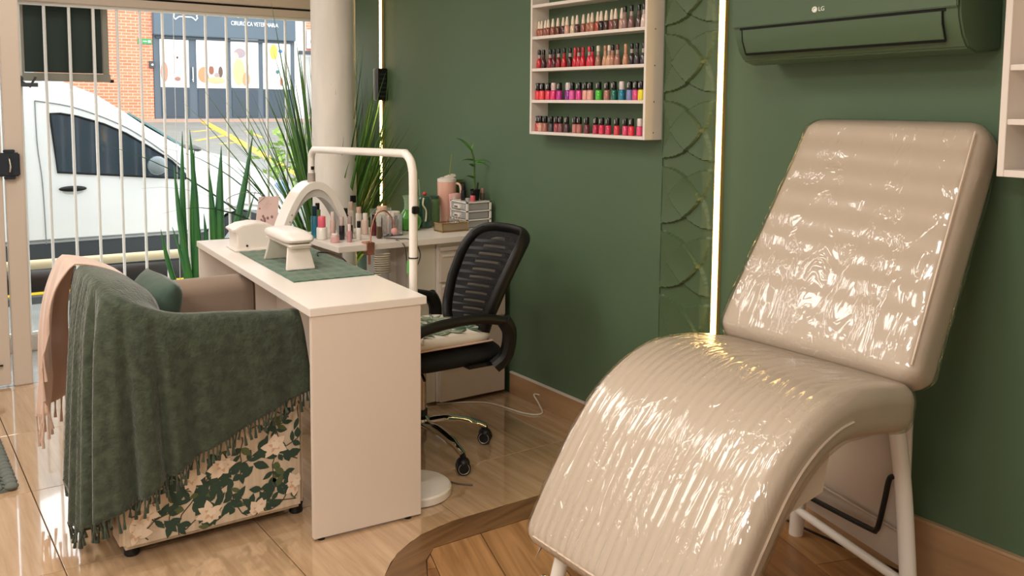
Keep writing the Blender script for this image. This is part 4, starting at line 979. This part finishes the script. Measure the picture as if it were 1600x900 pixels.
def slab(path, xl, xr, thick, rip, rc=.07, off=0, wr=0, NS=110, M=132, sgn=1):
    """path: list of (y,z) along the face of the cushion; xl/xr functions of s 0..1"""
    P = smooth_path([(0, y, z) for y, z in path], 12)
    Ln = [0]
    for i in range(1, len(P)): Ln.append(Ln[-1]+(P[i]-P[i-1]).length)
    tot = Ln[-1]
    def at(s):
        s = min(max(s, 0), tot); k = 0
        while k < len(Ln)-2 and Ln[k+1] < s: k += 1
        t = (s-Ln[k])/max(Ln[k+1]-Ln[k], 1e-9); p = P[k].lerp(P[k+1], t)
        d = (P[min(k+2, len(P)-1)]-P[max(k-1, 0)]).normalized(); return p, d
    ss = []
    for i in range(NS+1):
        t = i/NS; ss.append(tot*(.5-.5*math.cos(math.pi*t))*.35+tot*t*.65)
    rt = thick*.5
    def fn(u, v):
        s = ss[int(round(v*NS))]; p, d = at(s)
        nrm = Vector((0, -d.z, d.y)).normalized()*sgn
        e = min(s, tot-s)
        shr = rc-math.sqrt(max(rc*rc-(rc-min(e, rc))**2, 0)) if e < rc else 0
        et = rt*.85; th = 1-(1-math.sqrt(max(1-((et-min(e, et))/et)**2, 0)))*.96
        a = xl(s/tot)+shr*.9-off; b = xr(s/tot)-shr*.9+off
        hw = (b-a)/2; ht = thick/2*th+off; r = min(ht*.72, .045)
        per = 2*math.pi*u
        # rounded rectangle by superellipse in arclength-ish param
        w0 = 2*(hw-r); h0 = 2*(ht-r); arc = math.pi*r/2; totp = 2*w0+2*h0+4*arc
        q = (u*totp) % totp
        def corner(cx, cy, a0, qq): an = a0+qq/r; return cx+r*math.cos(an), cy+r*math.sin(an)
        if q < w0: x, y = -hw+r+q, ht
        elif q < w0+arc: x, y = corner(hw-r, ht-r, math.pi/2, -(q-w0))
        elif q < w0+arc+h0: x, y = hw, ht-r-(q-w0-arc)
        elif q < w0+2*arc+h0: x, y = corner(hw-r, -ht+r, 0, -(q-w0-arc-h0))
        elif q < 2*w0+2*arc+h0: x, y = hw-r-(q-w0-2*arc-h0), -ht
        elif q < 2*w0+3*arc+h0: x, y = corner(-hw+r, -ht+r, -math.pi/2, -(q-2*w0-2*arc-h0))
        elif q < 2*w0+3*arc+2*h0: x, y = -hw, -ht+r+(q-2*w0-3*arc-h0)
        else: x, y = corner(-hw+r, ht-r, math.pi, -(q-2*w0-3*arc-2*h0))
        edge = min(1, (hw-abs(x))/.03) if hw > abs(x) else 0
        k = y
        if y > 0: k += rip((x/hw), s/tot)*edge*th*(y/ht)
        q3 = Vector(((a+b)/2+x, 0, 0))+Vector((0, p.y, p.z))+nrm*(k-thick/2)
        if wr:
            z1 = NZ.noise(Vector((q3.x*7, q3.y*11, q3.z*11)))*.6+NZ.noise(Vector((q3.x*30+5*q3.z, q3.y*14, q3.z*20)))*.4
            dirx = Vector((x/hw, 0, 0))*(1 if abs(x) > hw*.9 else 0)
            q3 += (nrm*(1 if y > 0 else -1)*(0 if abs(y) < ht*.5 else 1)+dirx)*z1*wr
        return tuple(q3)
    return MB().grid(fn, M, NS, wrap=True), fn
rec = thing('treatment_recliner', 'beige padded treatment recliner wrapped in clear plastic film', 'recliner', (-1.56, 1.9, 0))
bx_l = lambda s: -1.875+.01*s; bx_r = lambda s: -1.225-.06*s
def rip_back(x, s):
    return .0016*math.sin(s*10*2*math.pi+.6*math.sin(x*2))*(.4+.6*s)+.004*(1-x*x)
back_path = [(2.055, .745), (2.10, .83), (2.24, 1.05), (2.36, 1.24), (2.445, 1.385), (2.46, 1.41)]
mb, _ = slab(back_path, bx_l, bx_r, .13, rip_back); mb.build('back_cushion', LEA, rec, smooth=70)
mb, _ = slab(back_path, bx_l, bx_r, .13, rip_back, off=.006, wr=.0035); mb.build('plastic_wrap', FILM, rec, smooth=80)
def rip_seat(x, s):
    f = min(max((s-.24)/.12, 0), 1)
    return (abs(math.sin(x*11.5*math.pi))**.55-.6)*.0055*f+.006*(1-x*x)
seat_path = [(2.13, .735), (2.02, .752), (1.90, .768), (1.78, .764), (1.66, .718), (1.56, .638), (1.47, .52), (1.40, .41), (1.355, .325), (1.345, .29)]
sl = lambda s: -1.875; sr = lambda s: -1.225
mb, sfn = slab(seat_path, sl, sr, .12, rip_seat, NS=120, M=300, sgn=-1); mb.build('seat_cushion_pad', LEA, rec, smooth=70)
sfo = slab(seat_path, sl, sr, .12, rip_seat, NS=120, M=300, sgn=-1, off=.002)[1]
MB().tube([sfo(.008+k*.41/60, 114/120) for k in range(61)], .003, 6).build('piping', mat('beige_piping', '#d8c6b4', .35), rec)
MB().tube([sfo(.442, (40+k)/120) for k in range(74)], .003, 6).build('piping', mat('beige_piping'), rec)
mb, _ = slab(seat_path, sl, sr, .12, lambda x, s: rip_seat(x, s)*.7, off=.005, wr=.003, NS=120, M=300, sgn=-1); mb.build('plastic_wrap', FILM, rec, smooth=80)
# piping seams
def rail(path, x, off, nm):
    pts = smooth_path([(x, y, z) for y, z in path], 6)
    MB().tube(pts, .0035, 6).build(nm, mat('beige_piping', '#d8c6b4', .35), rec)
MB().tube([(-1.245-.055*k/10, 2.085+.34*k/10, .795+.57*k/10) for k in range(11)], .003, 6).build('piping', mat('beige_piping', '#d8c6b4', .35), rec)
# white tubular frame
FR = WMETAL
rear = smooth_path([(-1.865, 2.485, 0.0), (-1.80, 2.42, .38), (-1.76, 2.37, .60), (-1.70, 2.34, .645), (-1.60, 2.33, .65)], 6)+smooth_path([(-1.54, 2.33, .64), (-1.475, 2.335, .62), (-1.435, 2.338, .54), (-1.395, 2.33, .35), (-1.345, 2.31, 0.0)], 6)
MB().tube(rear, .0235, 14).build('rear_leg_frame', FR, rec)
MB().tube([(-1.85, 2.463, .10), (-1.355, 2.315, .10)], .014, 12).build('rear_rail', FR, rec)
MB().lathe([(.023, 0), (.023, .02)], (-1.865, 2.485, 0), 14).build('rubber_foot', BLACK, rec)
MB().lathe([(.023, 0), (.023, .02)], (-1.345, 2.31, 0), 14).build('rubber_foot', BLACK, rec)
fr2 = smooth_path([(-1.84, 1.42, 0.0), (-1.83, 1.45, .20), (-1.80, 1.52, .44), (-1.70, 1.54, .47)], 6)+smooth_path([(-1.40, 1.54, .47), (-1.30, 1.52, .44), (-1.27, 1.45, .20), (-1.26, 1.42, 0.0)], 6)
MB().tube(fr2, .02, 14).build('front_leg_frame', FR, rec)
for x in (-1.84, -1.26): MB().lathe([(.023, 0), (.023, .02)], (x, 1.42, 0), 14).build('rubber_foot', BLACK, rec)
MB().ball((-1.865, 1.425, .165), .012).build('adjuster_knob', CHROME, rec)
MB().tube([(-1.70, 1.60, .50), (-1.70, 2.34, .62)], .018, 12).build('side_tube', FR, rec)
MB().tube([(-1.45, 1.60, .50), (-1.45, 2.34, .62)], .018, 12).build('side_tube', FR, rec)
MB().prism([(1.775, .66), (1.75, .55), (1.64, .53), (1.50, .435), (1.44, .33), (1.50, .42), (1.60, .60), (1.70, .68)], 'x', -1.85, -1.243).build('under_pad', LEA, rec, bevel=.012, seg=3)
MB().add([(-1.80, 2.455, .13), (-1.385, 2.345, .13), (-1.40, 2.36, .60), (-1.76, 2.40, .60)], [(0, 1, 2, 3)]).build('lower_panel', mat('white_panel', '#dccfc2', .45), rec, thick=.012)
MB().tube([(-1.80, 2.438, .235), (-1.385, 2.328, .235)], .004, 6).build('panel_seam', mat('panel_seam_tan', '#b5a596', .5), rec)  # thin darker line across the lower panel
MB().tube(smooth_path([(-1.80, 2.42, .185), (-1.711, 2.397, .188), (-1.50, 2.338, .205), (-1.475, 2.328, .215), (-1.462, 2.322, .235), (-1.445, 2.32, .32), (-1.436, 2.32, .375), (-1.425, 2.32, .392), (-1.40, 2.32, .395)], 5), .008, 10).build('release_lever', BLACK, rec)

# ================================================================== PLANTS
sp = thing('snake_plant', 'tall snake plant with upright cylindrical spears by the gate', 'plant', (-5.2, 1.5, 0))
MB().lathe([(.10, 0), (.11, .005), (.14, .26), (.12, .26), (.115, .22)], (-5.2, 1.53, 0), 28).build('pot', mat('white_pot', '#dcd4cc', .4), sp)
SPM = mat('snake_leaf', '#2f6b48', .4, var=.3, vscale=14, stretch=(1, 1, .5), col2='#3f7f3a')
spears = [((1.455, .26), (1.433, 1.262), .015), ((1.485, .26), (1.474, 1.268), .017), ((1.50, .26), (1.496, 1.165), .017), ((1.575, .26), (1.565, 1.055), .018), ((1.62, .26), (1.647, 1.176), .022), ((1.60, .3), (1.825, 1.246), .018), ((1.43, .26), (1.296, .726), .012), ((1.44, .26), (1.364, .732), .010), ((1.47, .26), (1.38, 1.076), .014), ((1.53, .26), (1.53, .80), .014), ((1.66, .3), (1.84, .91), .010), ((1.515, .26), (1.475, .95), .012)]
for i, ((ya, za), (yb, zb), r) in enumerate(spears):
    xa = -5.2+random.uniform(-.05, .05); xb = -5.2+random.uniform(-.02, .02); pts = []; rs = []
    for k in range(9):
        t = k/8; pts.append((xa+(xb-xa)*t, ya+(yb-ya)*t+.015*math.sin(t*3.14)*(1 if i % 2 else -1), za+(zb-za)*t)); rs.append(max(r*1.3*(1.0-.15*t)*(1 if t < .6 else (1-(t-.6)/.4)**.7), .0012))
    MB().tube(pts, rs, 8).build('spear', SPM, sp)
gp = thing('tall_grass_plant', 'tall arching grass plant standing behind the column', 'plant', (-5.25, 2.32, 0))
MB().lathe([(.09, 0), (.10, .005), (.125, .30), (.11, .30), (.105, .27)], (-5.25, 2.32, 0), 24).build('pot', mat('white_pot'), gp)
GM = [mat('grass_blade_a', '#4a7a34', .45), mat('grass_blade_b', '#2f5a2c', .45), mat('grass_blade_c', '#5f8a3c', .45)]
r5 = random.Random(5)
nb = 0; tries = 0
while nb < 230 and tries < 3000:
    tries += 1
    a = r5.uniform(0, 2*math.pi); tilt = abs(r5.gauss(0, .30))+.05
    d = Vector((math.cos(a)*math.sin(tilt), math.sin(a)*math.sin(tilt), math.cos(tilt)))
    L0 = r5.uniform(.85, 1.55); 
    b0 = (-5.25+.05*math.cos(a), 2.32+.05*math.sin(a), .28)
    dr_ = r5.uniform(.3, 1.5)*(tilt+.3)
    # stay off the wall and the gate
    ex = Vector(b0)+d*L0
    if ex.y > 2.95 or ex.x < -5.72: 
        L0 *= .0; continue
    blade(b0, d, L0, r5.uniform(.013, .027), dr_, GM[nb % 3], gp, 'blade', n=12, twist=r5.uniform(-1.2, 1.2), ymax=2.548); nb += 1
for i in range(40):   # blades that lean over the light strip towards the room
    a = math.radians(r5.uniform(-12, 34)); tilt = r5.uniform(.15, .55)
    d = Vector((math.cos(a)*math.sin(tilt), math.sin(a)*math.sin(tilt)*.5, math.cos(tilt)))
    blade((-5.22, 2.37, .28), d, r5.uniform(.75, 1.25), r5.uniform(.013, .024), r5.uniform(.3, 1.4), GM[i % 3], gp, 'blade', n=12, twist=r5.uniform(-1, 1), ymax=2.53)
for y1, z1 in ((1.93, 2.0), (1.98, 1.72)):   # the two broad blades in front of the gate
    p0 = Vector((-5.20, 2.24, .28)); p1 = Vector((-5.15, y1, z1)); blade(p0, (p1-p0), (p1-p0).length, .026, .02, GM[0], gp, 'blade', n=12, twist=.2)

# ================================================================== OUTSIDE
ASP = mat('asphalt', '#83857f', .8, bump=.3, bscale=80, var=.15, vscale=2)
struct('trim_4', MB().box((-7.3, -6, -.1), (-5.84, 8, -.02)), mat('sidewalk_concrete', '#9a9c98', .7, var=.2, vscale=4, bump=.2, bscale=60))
kb = struct('trim_5', MB().box((-7.36, -6, -.12), (-7.2, 8, .03)), mat('kerb_dark', '#5a5d5c', .7))
MB().box((-7.362, -6, .031), (-7.27, 8, .034)).build('yellow_line', mat('yellow_paint', '#e8bf2a', .6), kb)
road = struct('trim_6', MB().add([(-7.3, -14, -.1), (-7.3, 26, -.1), (-9, 26, -.1), (-9, -14, -.1), (-26.2, 26, .91), (-26.2, -14, .91), (-26.2, 26, .5), (-26.2, -14, .5), (-7.3, 26, -.5), (-7.3, -14, -.5)], [(0, 1, 2, 3), (3, 2, 4, 5), (5, 4, 6, 7), (0, 3, 5, 7, 9), (1, 8, 6, 4, 2), (8, 9, 7, 6), (0, 9, 8, 1)]), ASP)
def rz(x): return -.1+(-9-x)/17*1.0
YL = mat('road_yellow', '#e0b84a', .7)
def stripe(a, b, w=.09):
    a = Vector((a[0], a[1], rz(a[0])+.006)); b = Vector((b[0], b[1], rz(b[0])+.006)); d = (b-a).normalized(); s = d.cross(Vector((0, 0, 1))).normalized()*w
    MB().add([a-s, a+s, b+s, b-s, a-s-Vector((0, 0, .01)), a+s-Vector((0, 0, .01)), b+s-Vector((0, 0, .01)), b-s-Vector((0, 0, .01))], [(0, 1, 2, 3), (4, 7, 6, 5), (0, 4, 5, 1), (2, 6, 7, 3), (1, 5, 6, 2), (3, 7, 4, 0)]).build('parking_line', YL, road)
stripe((-25.4, 7.55), (-17.05, 6.23), .10); stripe((-20.27, 5.86), (-21.63, 7.05), .06); stripe((-22.39, 6.38), (-22.85, 6.98), .06); stripe((-19.52, 6.15), (-19.84, 6.68), .06); stripe((-22.4, 7.7), (-20.75, 7.51), .05); stripe((-17.05, 6.23), (-13, 5.6), .08)
rl = thing('guard_rail', 'beige horizontal pipe rail outside the gate in front of the van', 'rail', (-6.8, 1, 0))
MB().tube([(-6.8, -3, .355), (-6.8, 5, .30)], .033, 12).build('pipe', mat('beige_pipe', '#d9c9a4', .5), rl)
for y in (-1.5, 3.2): MB().tube([(-6.8, y, -.03), (-6.8, y, .32)], .025, 10).build('post', MC['beige_pipe'], rl)
# van
VX = -7.6
van = thing('white_van', 'white van parked at the kerb outside the gate', 'van', (-8.4, 1.2, -.1))
WP = mat('white_car_paint', '#e9edec', .2, coat=.8)
vp = [(-1.8, .34), (-1.85, 1.2), (-1.75, 1.66), (-1.2, 1.74), (0, 1.74), (.6, 1.70), (.9, 1.66), (1.06, 1.625), (1.23, 1.565), (1.45, 1.475), (1.65, 1.345), (1.83, 1.215), (2.04, 1.085), (2.14, 1.03), (2.26, 1.02), (2.47, .965), (2.69, .875), (2.88, .75), (2.97, .64), (3.02, .5), (3.0, .34), (2.9, .33), (2.85, .42), (2.72, .50), (2.58, .52), (2.44, .49), (2.35, .40), (2.31, .33)]
MB().prism(vp, 'x', VX-1.7, VX).build('body', WP, van, bevel=.05, seg=3)
MB().prism([(-1.8, .22), (-1.8, .345), (2.31, .345), (2.31, .16), (2.28, .13)], 'x', VX-1.68, VX+.012).build('rocker_trim', mat('black_trim', '#3c4246', .6), van, bevel=.01)
wn = [(1.125, 1.33), (1.20, 1.325), (1.31, 1.305), (1.50, 1.245), (1.66, 1.17), (1.84, 1.055), (2.00, .945), (2.10, .84), (2.11, .80), (1.165, .885)]
MB().prism(wn, 'x', VX-.02, VX+.004).build('side_window', GLASSD, van)
MB().tube([(VX+.004, y, z) for y, z in wn], .008, 6, closed=True).build('window_seal', BLACK, van)
MB().box((VX+.002, 1.605, .82), (VX+.01, 1.62, 1.2)).build('window_pillar', BLACK, van)
MB().add([(VX-.12, 1.70, 1.325), (VX-1.58, 1.70, 1.325), (VX-1.58, 2.10, 1.065), (VX-.12, 2.10, 1.065), (VX-.12, 1.71, 1.335), (VX-1.58, 1.71, 1.335), (VX-1.58, 2.115, 1.075), (VX-.12, 2.115, 1.075)], [(0, 1, 2, 3), (7, 6, 5, 4), (0, 4, 5, 1), (1, 5, 6, 2), (2, 6, 7, 3), (3, 7, 4, 0)]).build('windshield', mat('teal_windshield', '#6f8f8f', .08, coat=.6), van)
MB().tube(smooth_path([(VX+.002, 1.03, 1.42), (VX+.002, 1.035, 1.1), (VX+.002, 1.06, .8), (VX+.002, 1.07, .345)], 5), .004, 5).build('door_seam', mat('seam_grey', '#7d8384', .6), van)
MB().tube(smooth_path([(VX+.002, .93, 1.60), (VX+.002, .95, 1.0), (VX+.002, .95, .345)], 5), .004, 5).build('door_seam', MC['seam_grey'], van)
MB().tube(smooth_path([(VX+.003, 2.13, .80), (VX+.003, 2.17, .7), (VX+.003, 2.17, .345)], 5), .004, 5).build('door_seam', MC['seam_grey'], van)
MB().tube(smooth_path([(VX+.003, 1.03, 1.42), (VX+.003, 1.3, 1.37), (VX+.003, 1.62, 1.24), (VX+.003, 1.85, 1.09), (VX+.003, 2.12, .87)], 6), .004, 5).build('door_seam', MC['seam_grey'], van)
MB().ball((VX+.005, 1.265, .757), .022, .10, .022).build('door_handle', BLACK, van)
MB().ball((VX-.01, 1.265, .735), .014, .11, .035).build('handle_recess', mat('recess_grey', '#c2c8c8', .4), van)
MB().ball((VX-.003, .87, .71), .008, .05, .085).build('fuel_cap', mat('cap_grey', '#d0d5d5', .3), van)
MB().ball((VX+.002, .93, .67), .004, .016, .012).build('keyhole', BLACK, van)
MB().ball((VX+.11, 1.86, .92), .05, .075, .075).build('side_mirror', mat('mirror_grey', '#7f8a8e', .3), van)
MB().ball((VX-.10, 2.93, .66), .11, .10, .09).build('headlight', mat('headlight_blue', '#6f8da6', .15, coat=.8), van)
MB().ball((VX-.3, 2.22, 1.03), .3, .06, .03).build('wiper_cowl', BLACK, van)
MB().lathe([(.10, 0), (.28, .0), (.30, .03), (.30, .19), (.28, .2)], (VX-.22, 2.58, .2), 28, 'x').build('wheel', mat('tyre', '#2c3032', .7), van)
MB().lathe([(.0, .0), (.16, .005), (.19, .015)], (VX-.025, 2.58, .2), 24, 'x').build('wheel_rim', mat('rim_grey', '#9aa0a2', .3, metal=.6), van)
MB().lathe([(.10, 0), (.28, .0), (.30, .03), (.30, .19), (.28, .2)], (VX-.20, -.9, .2), 28, 'x').build('wheel', MC['tyre'], van)
MB().tube([(VX-.8, .75, 1.72), (VX-.8, .60, 1.86)], .012, 6).ball((VX-.8, .78, 1.72), .03, .09, .04).build('antenna', mat('antenna_grey', '#6b7880', .5), van)
for x in (VX-.2, VX-1.5):
    for y in (-1.0, 2.58): MB().lathe([(.29, 0), (.29, .1)], (x-.05, y, .2), 20, 'x').build('wheel_inner', MC['tyre'], van)
# buildings over the street
BXX = -26.0
def brick_mat():
    m = bpy.data.materials.new('orange_brick'); m.use_nodes = True; N = m.node_tree.nodes; L = m.node_tree.links; b = N['Principled BSDF']
    tc = N.new('ShaderNodeTexCoord'); sp_ = N.new('ShaderNodeSeparateXYZ'); cb = N.new('ShaderNodeCombineXYZ'); L.new(tc.outputs['Object'], sp_.inputs[0]); L.new(sp_.outputs[1], cb.inputs[0]); L.new(sp_.outputs[2], cb.inputs[1])
    br = N.new('ShaderNodeTexBrick'); br.inputs['Color1'].default_value = lin('#d98a66'); br.inputs['Color2'].default_value = lin('#c97a58'); br.inputs['Mortar'].default_value = lin('#d9b8a4'); br.inputs['Scale'].default_value = 1
    br.inputs['Brick Width'].default_value = .24; br.inputs['Row Height'].default_value = .08; br.inputs['Mortar Size'].default_value = .009; L.new(cb.outputs[0], br.inputs[0])
    L.new(br.outputs[0], b.inputs['Base Color']); bp = N.new('ShaderNodeBump'); bp.inputs['Strength'].default_value = .4; bp.inputs['Distance'].default_value = .01; bp.invert = True
    L.new(br.outputs['Fac'], bp.inputs['Height']); L.new(bp.outputs[0], b.inputs['Normal']); b.inputs['Roughness'].default_value = .85; return m
BR = brick_mat()
bk = thing('brick_building', 'orange brick building with a dark grey veterinary shop front across the street', 'building', (BXX, 6, .9))
MB().box((BXX-6, -12, .2), (BXX, 6.42, 7.5)).build('brick_wall', BR, bk)
MB().box((BXX-6, 6.42, 3.95), (BXX, 10.4, 7.5)).build('brick_wall', BR, bk)
SG = mat('slate_sign', '#5d6b76', .5, var=.08, vscale=1)
MB().box((BXX-.3, 6.44, .85), (BXX-.02, 10.4, 3.95)).build('shopfront', mat('slate_front', '#59656f', .4), bk)
MB().box((BXX-.1, 6.42, 3.18), (BXX+.12, 10.42, 4.6)).build('sign_band', SG, bk, bevel=.02)
MB().box((BXX-.02, 6.5, 3.10), (BXX+.04, 10.35, 3.16)).build('awning_rail', mat('rail_dark', '#3e474e', .4), bk)
WT = mat('sign_white', '#f0f3f4', .5, emit=.15)
text_mesh('sign_letters', 'CIRURGICA VETERINARIA', .165, WT, bk, (BXX+.125, 9.2, 3.60), (0, 1, 0), (0, 0, 1), .01, .72)
bone = []
for c, a0, a1 in (((7.08, 3.82), 60, 300), ((7.08, 3.70), 60, 300)): pass
bpts = [(7.06, 3.80), (7.0, 3.86), (6.95, 3.80), (6.97, 3.74), (6.95, 3.68), (7.0, 3.62), (7.07, 3.68), (7.12, 3.70), (7.42, 3.70), (7.47, 3.68), (7.54, 3.62), (7.59, 3.68), (7.57, 3.74), (7.59, 3.80), (7.54, 3.86), (7.48, 3.80), (7.42, 3.78), (7.12, 3.78)]
MB().tube([(BXX+.13, y, z) for y, z in bpts], .018, 6, closed=True).build('bone_logo', WT, bk)
for y, z in ((8.08, 3.82), (8.72, 3.80), (9.5, 3.80)): MB().ball((BXX+.14, y, z), .03, .05, .05).build('sign_lamp', WT, bk)
PW = mat('poster_white', '#eef0ee', .5)
def poster(y0, y1, z0, z1, shapes):
    p = MB().box((BXX-.02, y0, z0), (BXX+.03, y1, z1)).build('window_poster', PW, bk)
    for i, (cy, cz, ry, rz_, c) in enumerate(shapes):
        MB().ball((BXX+.031+.0008*i, cy, cz), .004, ry, rz_, 14, 8).build('poster_print', mat('pr_'+c[1:], c, .6), p)
poster(6.60, 7.36, 1.79, 3.08, [(6.70, 2.2, .10, .28, '#b98a74'), (7.08, 2.35, .18, .35, '#e6dfd8'), (7.06, 2.62, .12, .15, '#d8cdc6'), (7.05, 2.6, .04, .05, '#3a3432'), (7.12, 2.25, .14, .06, '#b5cde0'), (7.05, 2.02, .08, .06, '#a3776a')])
poster(7.57, 8.40, 1.78, 3.16, [(7.76, 2.15, .17, .22, '#d2926c'), (8.07, 2.28, .26, .28, '#ecebe6'), (7.98, 2.28, .10, .16, '#96604a'), (8.22, 2.24, .07, .16, '#6a564c'), (8.12, 2.15, .08, .07, '#a99a96'), (8.1, 2.0, .26, .10, '#e3b58c'), (8.0, 2.5, .15, .12, '#e2cfc4')])
poster(8.53, 9.32, 1.80, 3.19, [(8.78, 2.78, .17, .14, '#a8979a'), (8.68, 2.70, .08, .12, '#d8bfae'), (8.75, 2.25, .18, .38, '#e6b98c'), (8.95, 2.05, .12, .2, '#d99a70'), (9.1, 2.35, .14, .12, '#cfd3b8')])
poster(9.46, 10.28, 1.78, 3.16, [(9.78, 2.85, .12, .22, '#f0c95c'), (9.98, 2.88, .07, .05, '#5d84c0'), (9.72, 2.4, .14, .2, '#eceeee'), (10.0, 2.0, .05, .12, '#c77a6c'), (9.88, 2.28, .05, .06, '#4e7a7c')])
for y0, y1 in ((6.62, 7.36), (7.6, 8.38), (8.55, 9.3), (9.48, 10.26)): MB().box((BXX-.02, y0, .98), (BXX+.01, y1, 1.74)).build('dark_pane', mat('dark_shop_glass', '#3f4a54', .3), bk)
MB().box((BXX+.0, 7.44, 1.95), (BXX+.07, 7.465, 2.35)).ball((BXX+.05, 7.45, 2.0), .03).build('door_handle', CHROME, bk)
MB().box((BXX, 6.04, 2.93), (BXX+.03, 6.40, 3.07)).build('exit_sign', mat('green_sign', '#3f9a5c', .5), bk)
MB().box((BXX+.03, 6.07, 2.97), (BXX+.035, 6.14, 3.03)).box((BXX+.03, 6.30, 2.97), (BXX+.035, 6.37, 3.03)).box((BXX+.03, 6.17, 2.99), (BXX+.035, 6.27, 3.01)).build('exit_sign_marks', WT, bk)
wl = MB().box((BXX, 6.31, 2.3), (BXX+.08, 6.45, 2.48)).build('wall_lamp', mat('dark_box', '#4a4a48', .5), bk)
MB().ball((BXX+.09, 6.38, 2.38), .03).build('wall_lamp_bulb', WT, wl)
wb = thing('white_building', 'white rendered building right of the veterinary shop front across the street', 'building', (BXX, 13, .9))
MB().box((BXX-6, 10.42, .2), (BXX, 26, 2.9)).build('wall', mat('white_render', '#e8e8e4', .7), wb)
MB().box((BXX-6, 10.42, 2.9), (BXX, 10.78, 7.5)).build('wall', MC['white_render'], wb)
MB().box((BXX-6, 10.78, 2.9), (BXX-.05, 26, 7.5)).build('brick_wall', BR, wb)
MB().box((BXX, 10.8, 3.0), (BXX+.05, 12.2, 3.55)).build('sign_panel', PW, wb)
MB().box((BXX+.05, 10.9, 3.15), (BXX+.055, 11.2, 3.25)).build('sign_mark', mat('rail_dark'), wb)
MB().box((BXX, 10.55, 2.82), (BXX+.1, 11.5, 2.92)).build('ledge', mat('rail_dark'), wb)
MB().box((BXX-.05, 10.7, 1.0), (BXX+.02, 11.7, 2.75)).build('door', mat('grey_shutter', '#b5b5b0', .5), wb)
# kerb strip at the foot of the buildings, low shrub right of the van
struct('trim_7', MB().box((BXX-.5, -12, .5), (BXX+.8, 26, .93)), mat('pink_pavement', '#b89a88', .8))
sh = thing('street_shrub', 'small yellow green shrub beyond the van bonnet', 'shrub', (-10.5, 4.3, 0))
mb = MB()
for i in range(260):
    c = Vector((-10.5+r5.gauss(0, .22), 4.35+r5.gauss(0, .30), .75+r5.gauss(0, .16))); d = Vector((r5.gauss(0, 1), r5.gauss(0, 1), r5.gauss(0, 1))).normalized(); s = d.orthogonal().normalized()
    mb.add([c, c+d*.06+s*.025, c+d*.13, c+d*.06-s*.025], [(0, 1, 2, 3)])
o = mb.build('foliage', mat('shrub_leaf', '#8fae52', .6), sh, smooth=0); o['kind'] = 'stuff'
MB().tube([(-10.5, 4.35, 0), (-10.5, 4.35, .75)], .03, 6).build('stem', mat('shrub_stem', '#5a4a34', .8), sh)
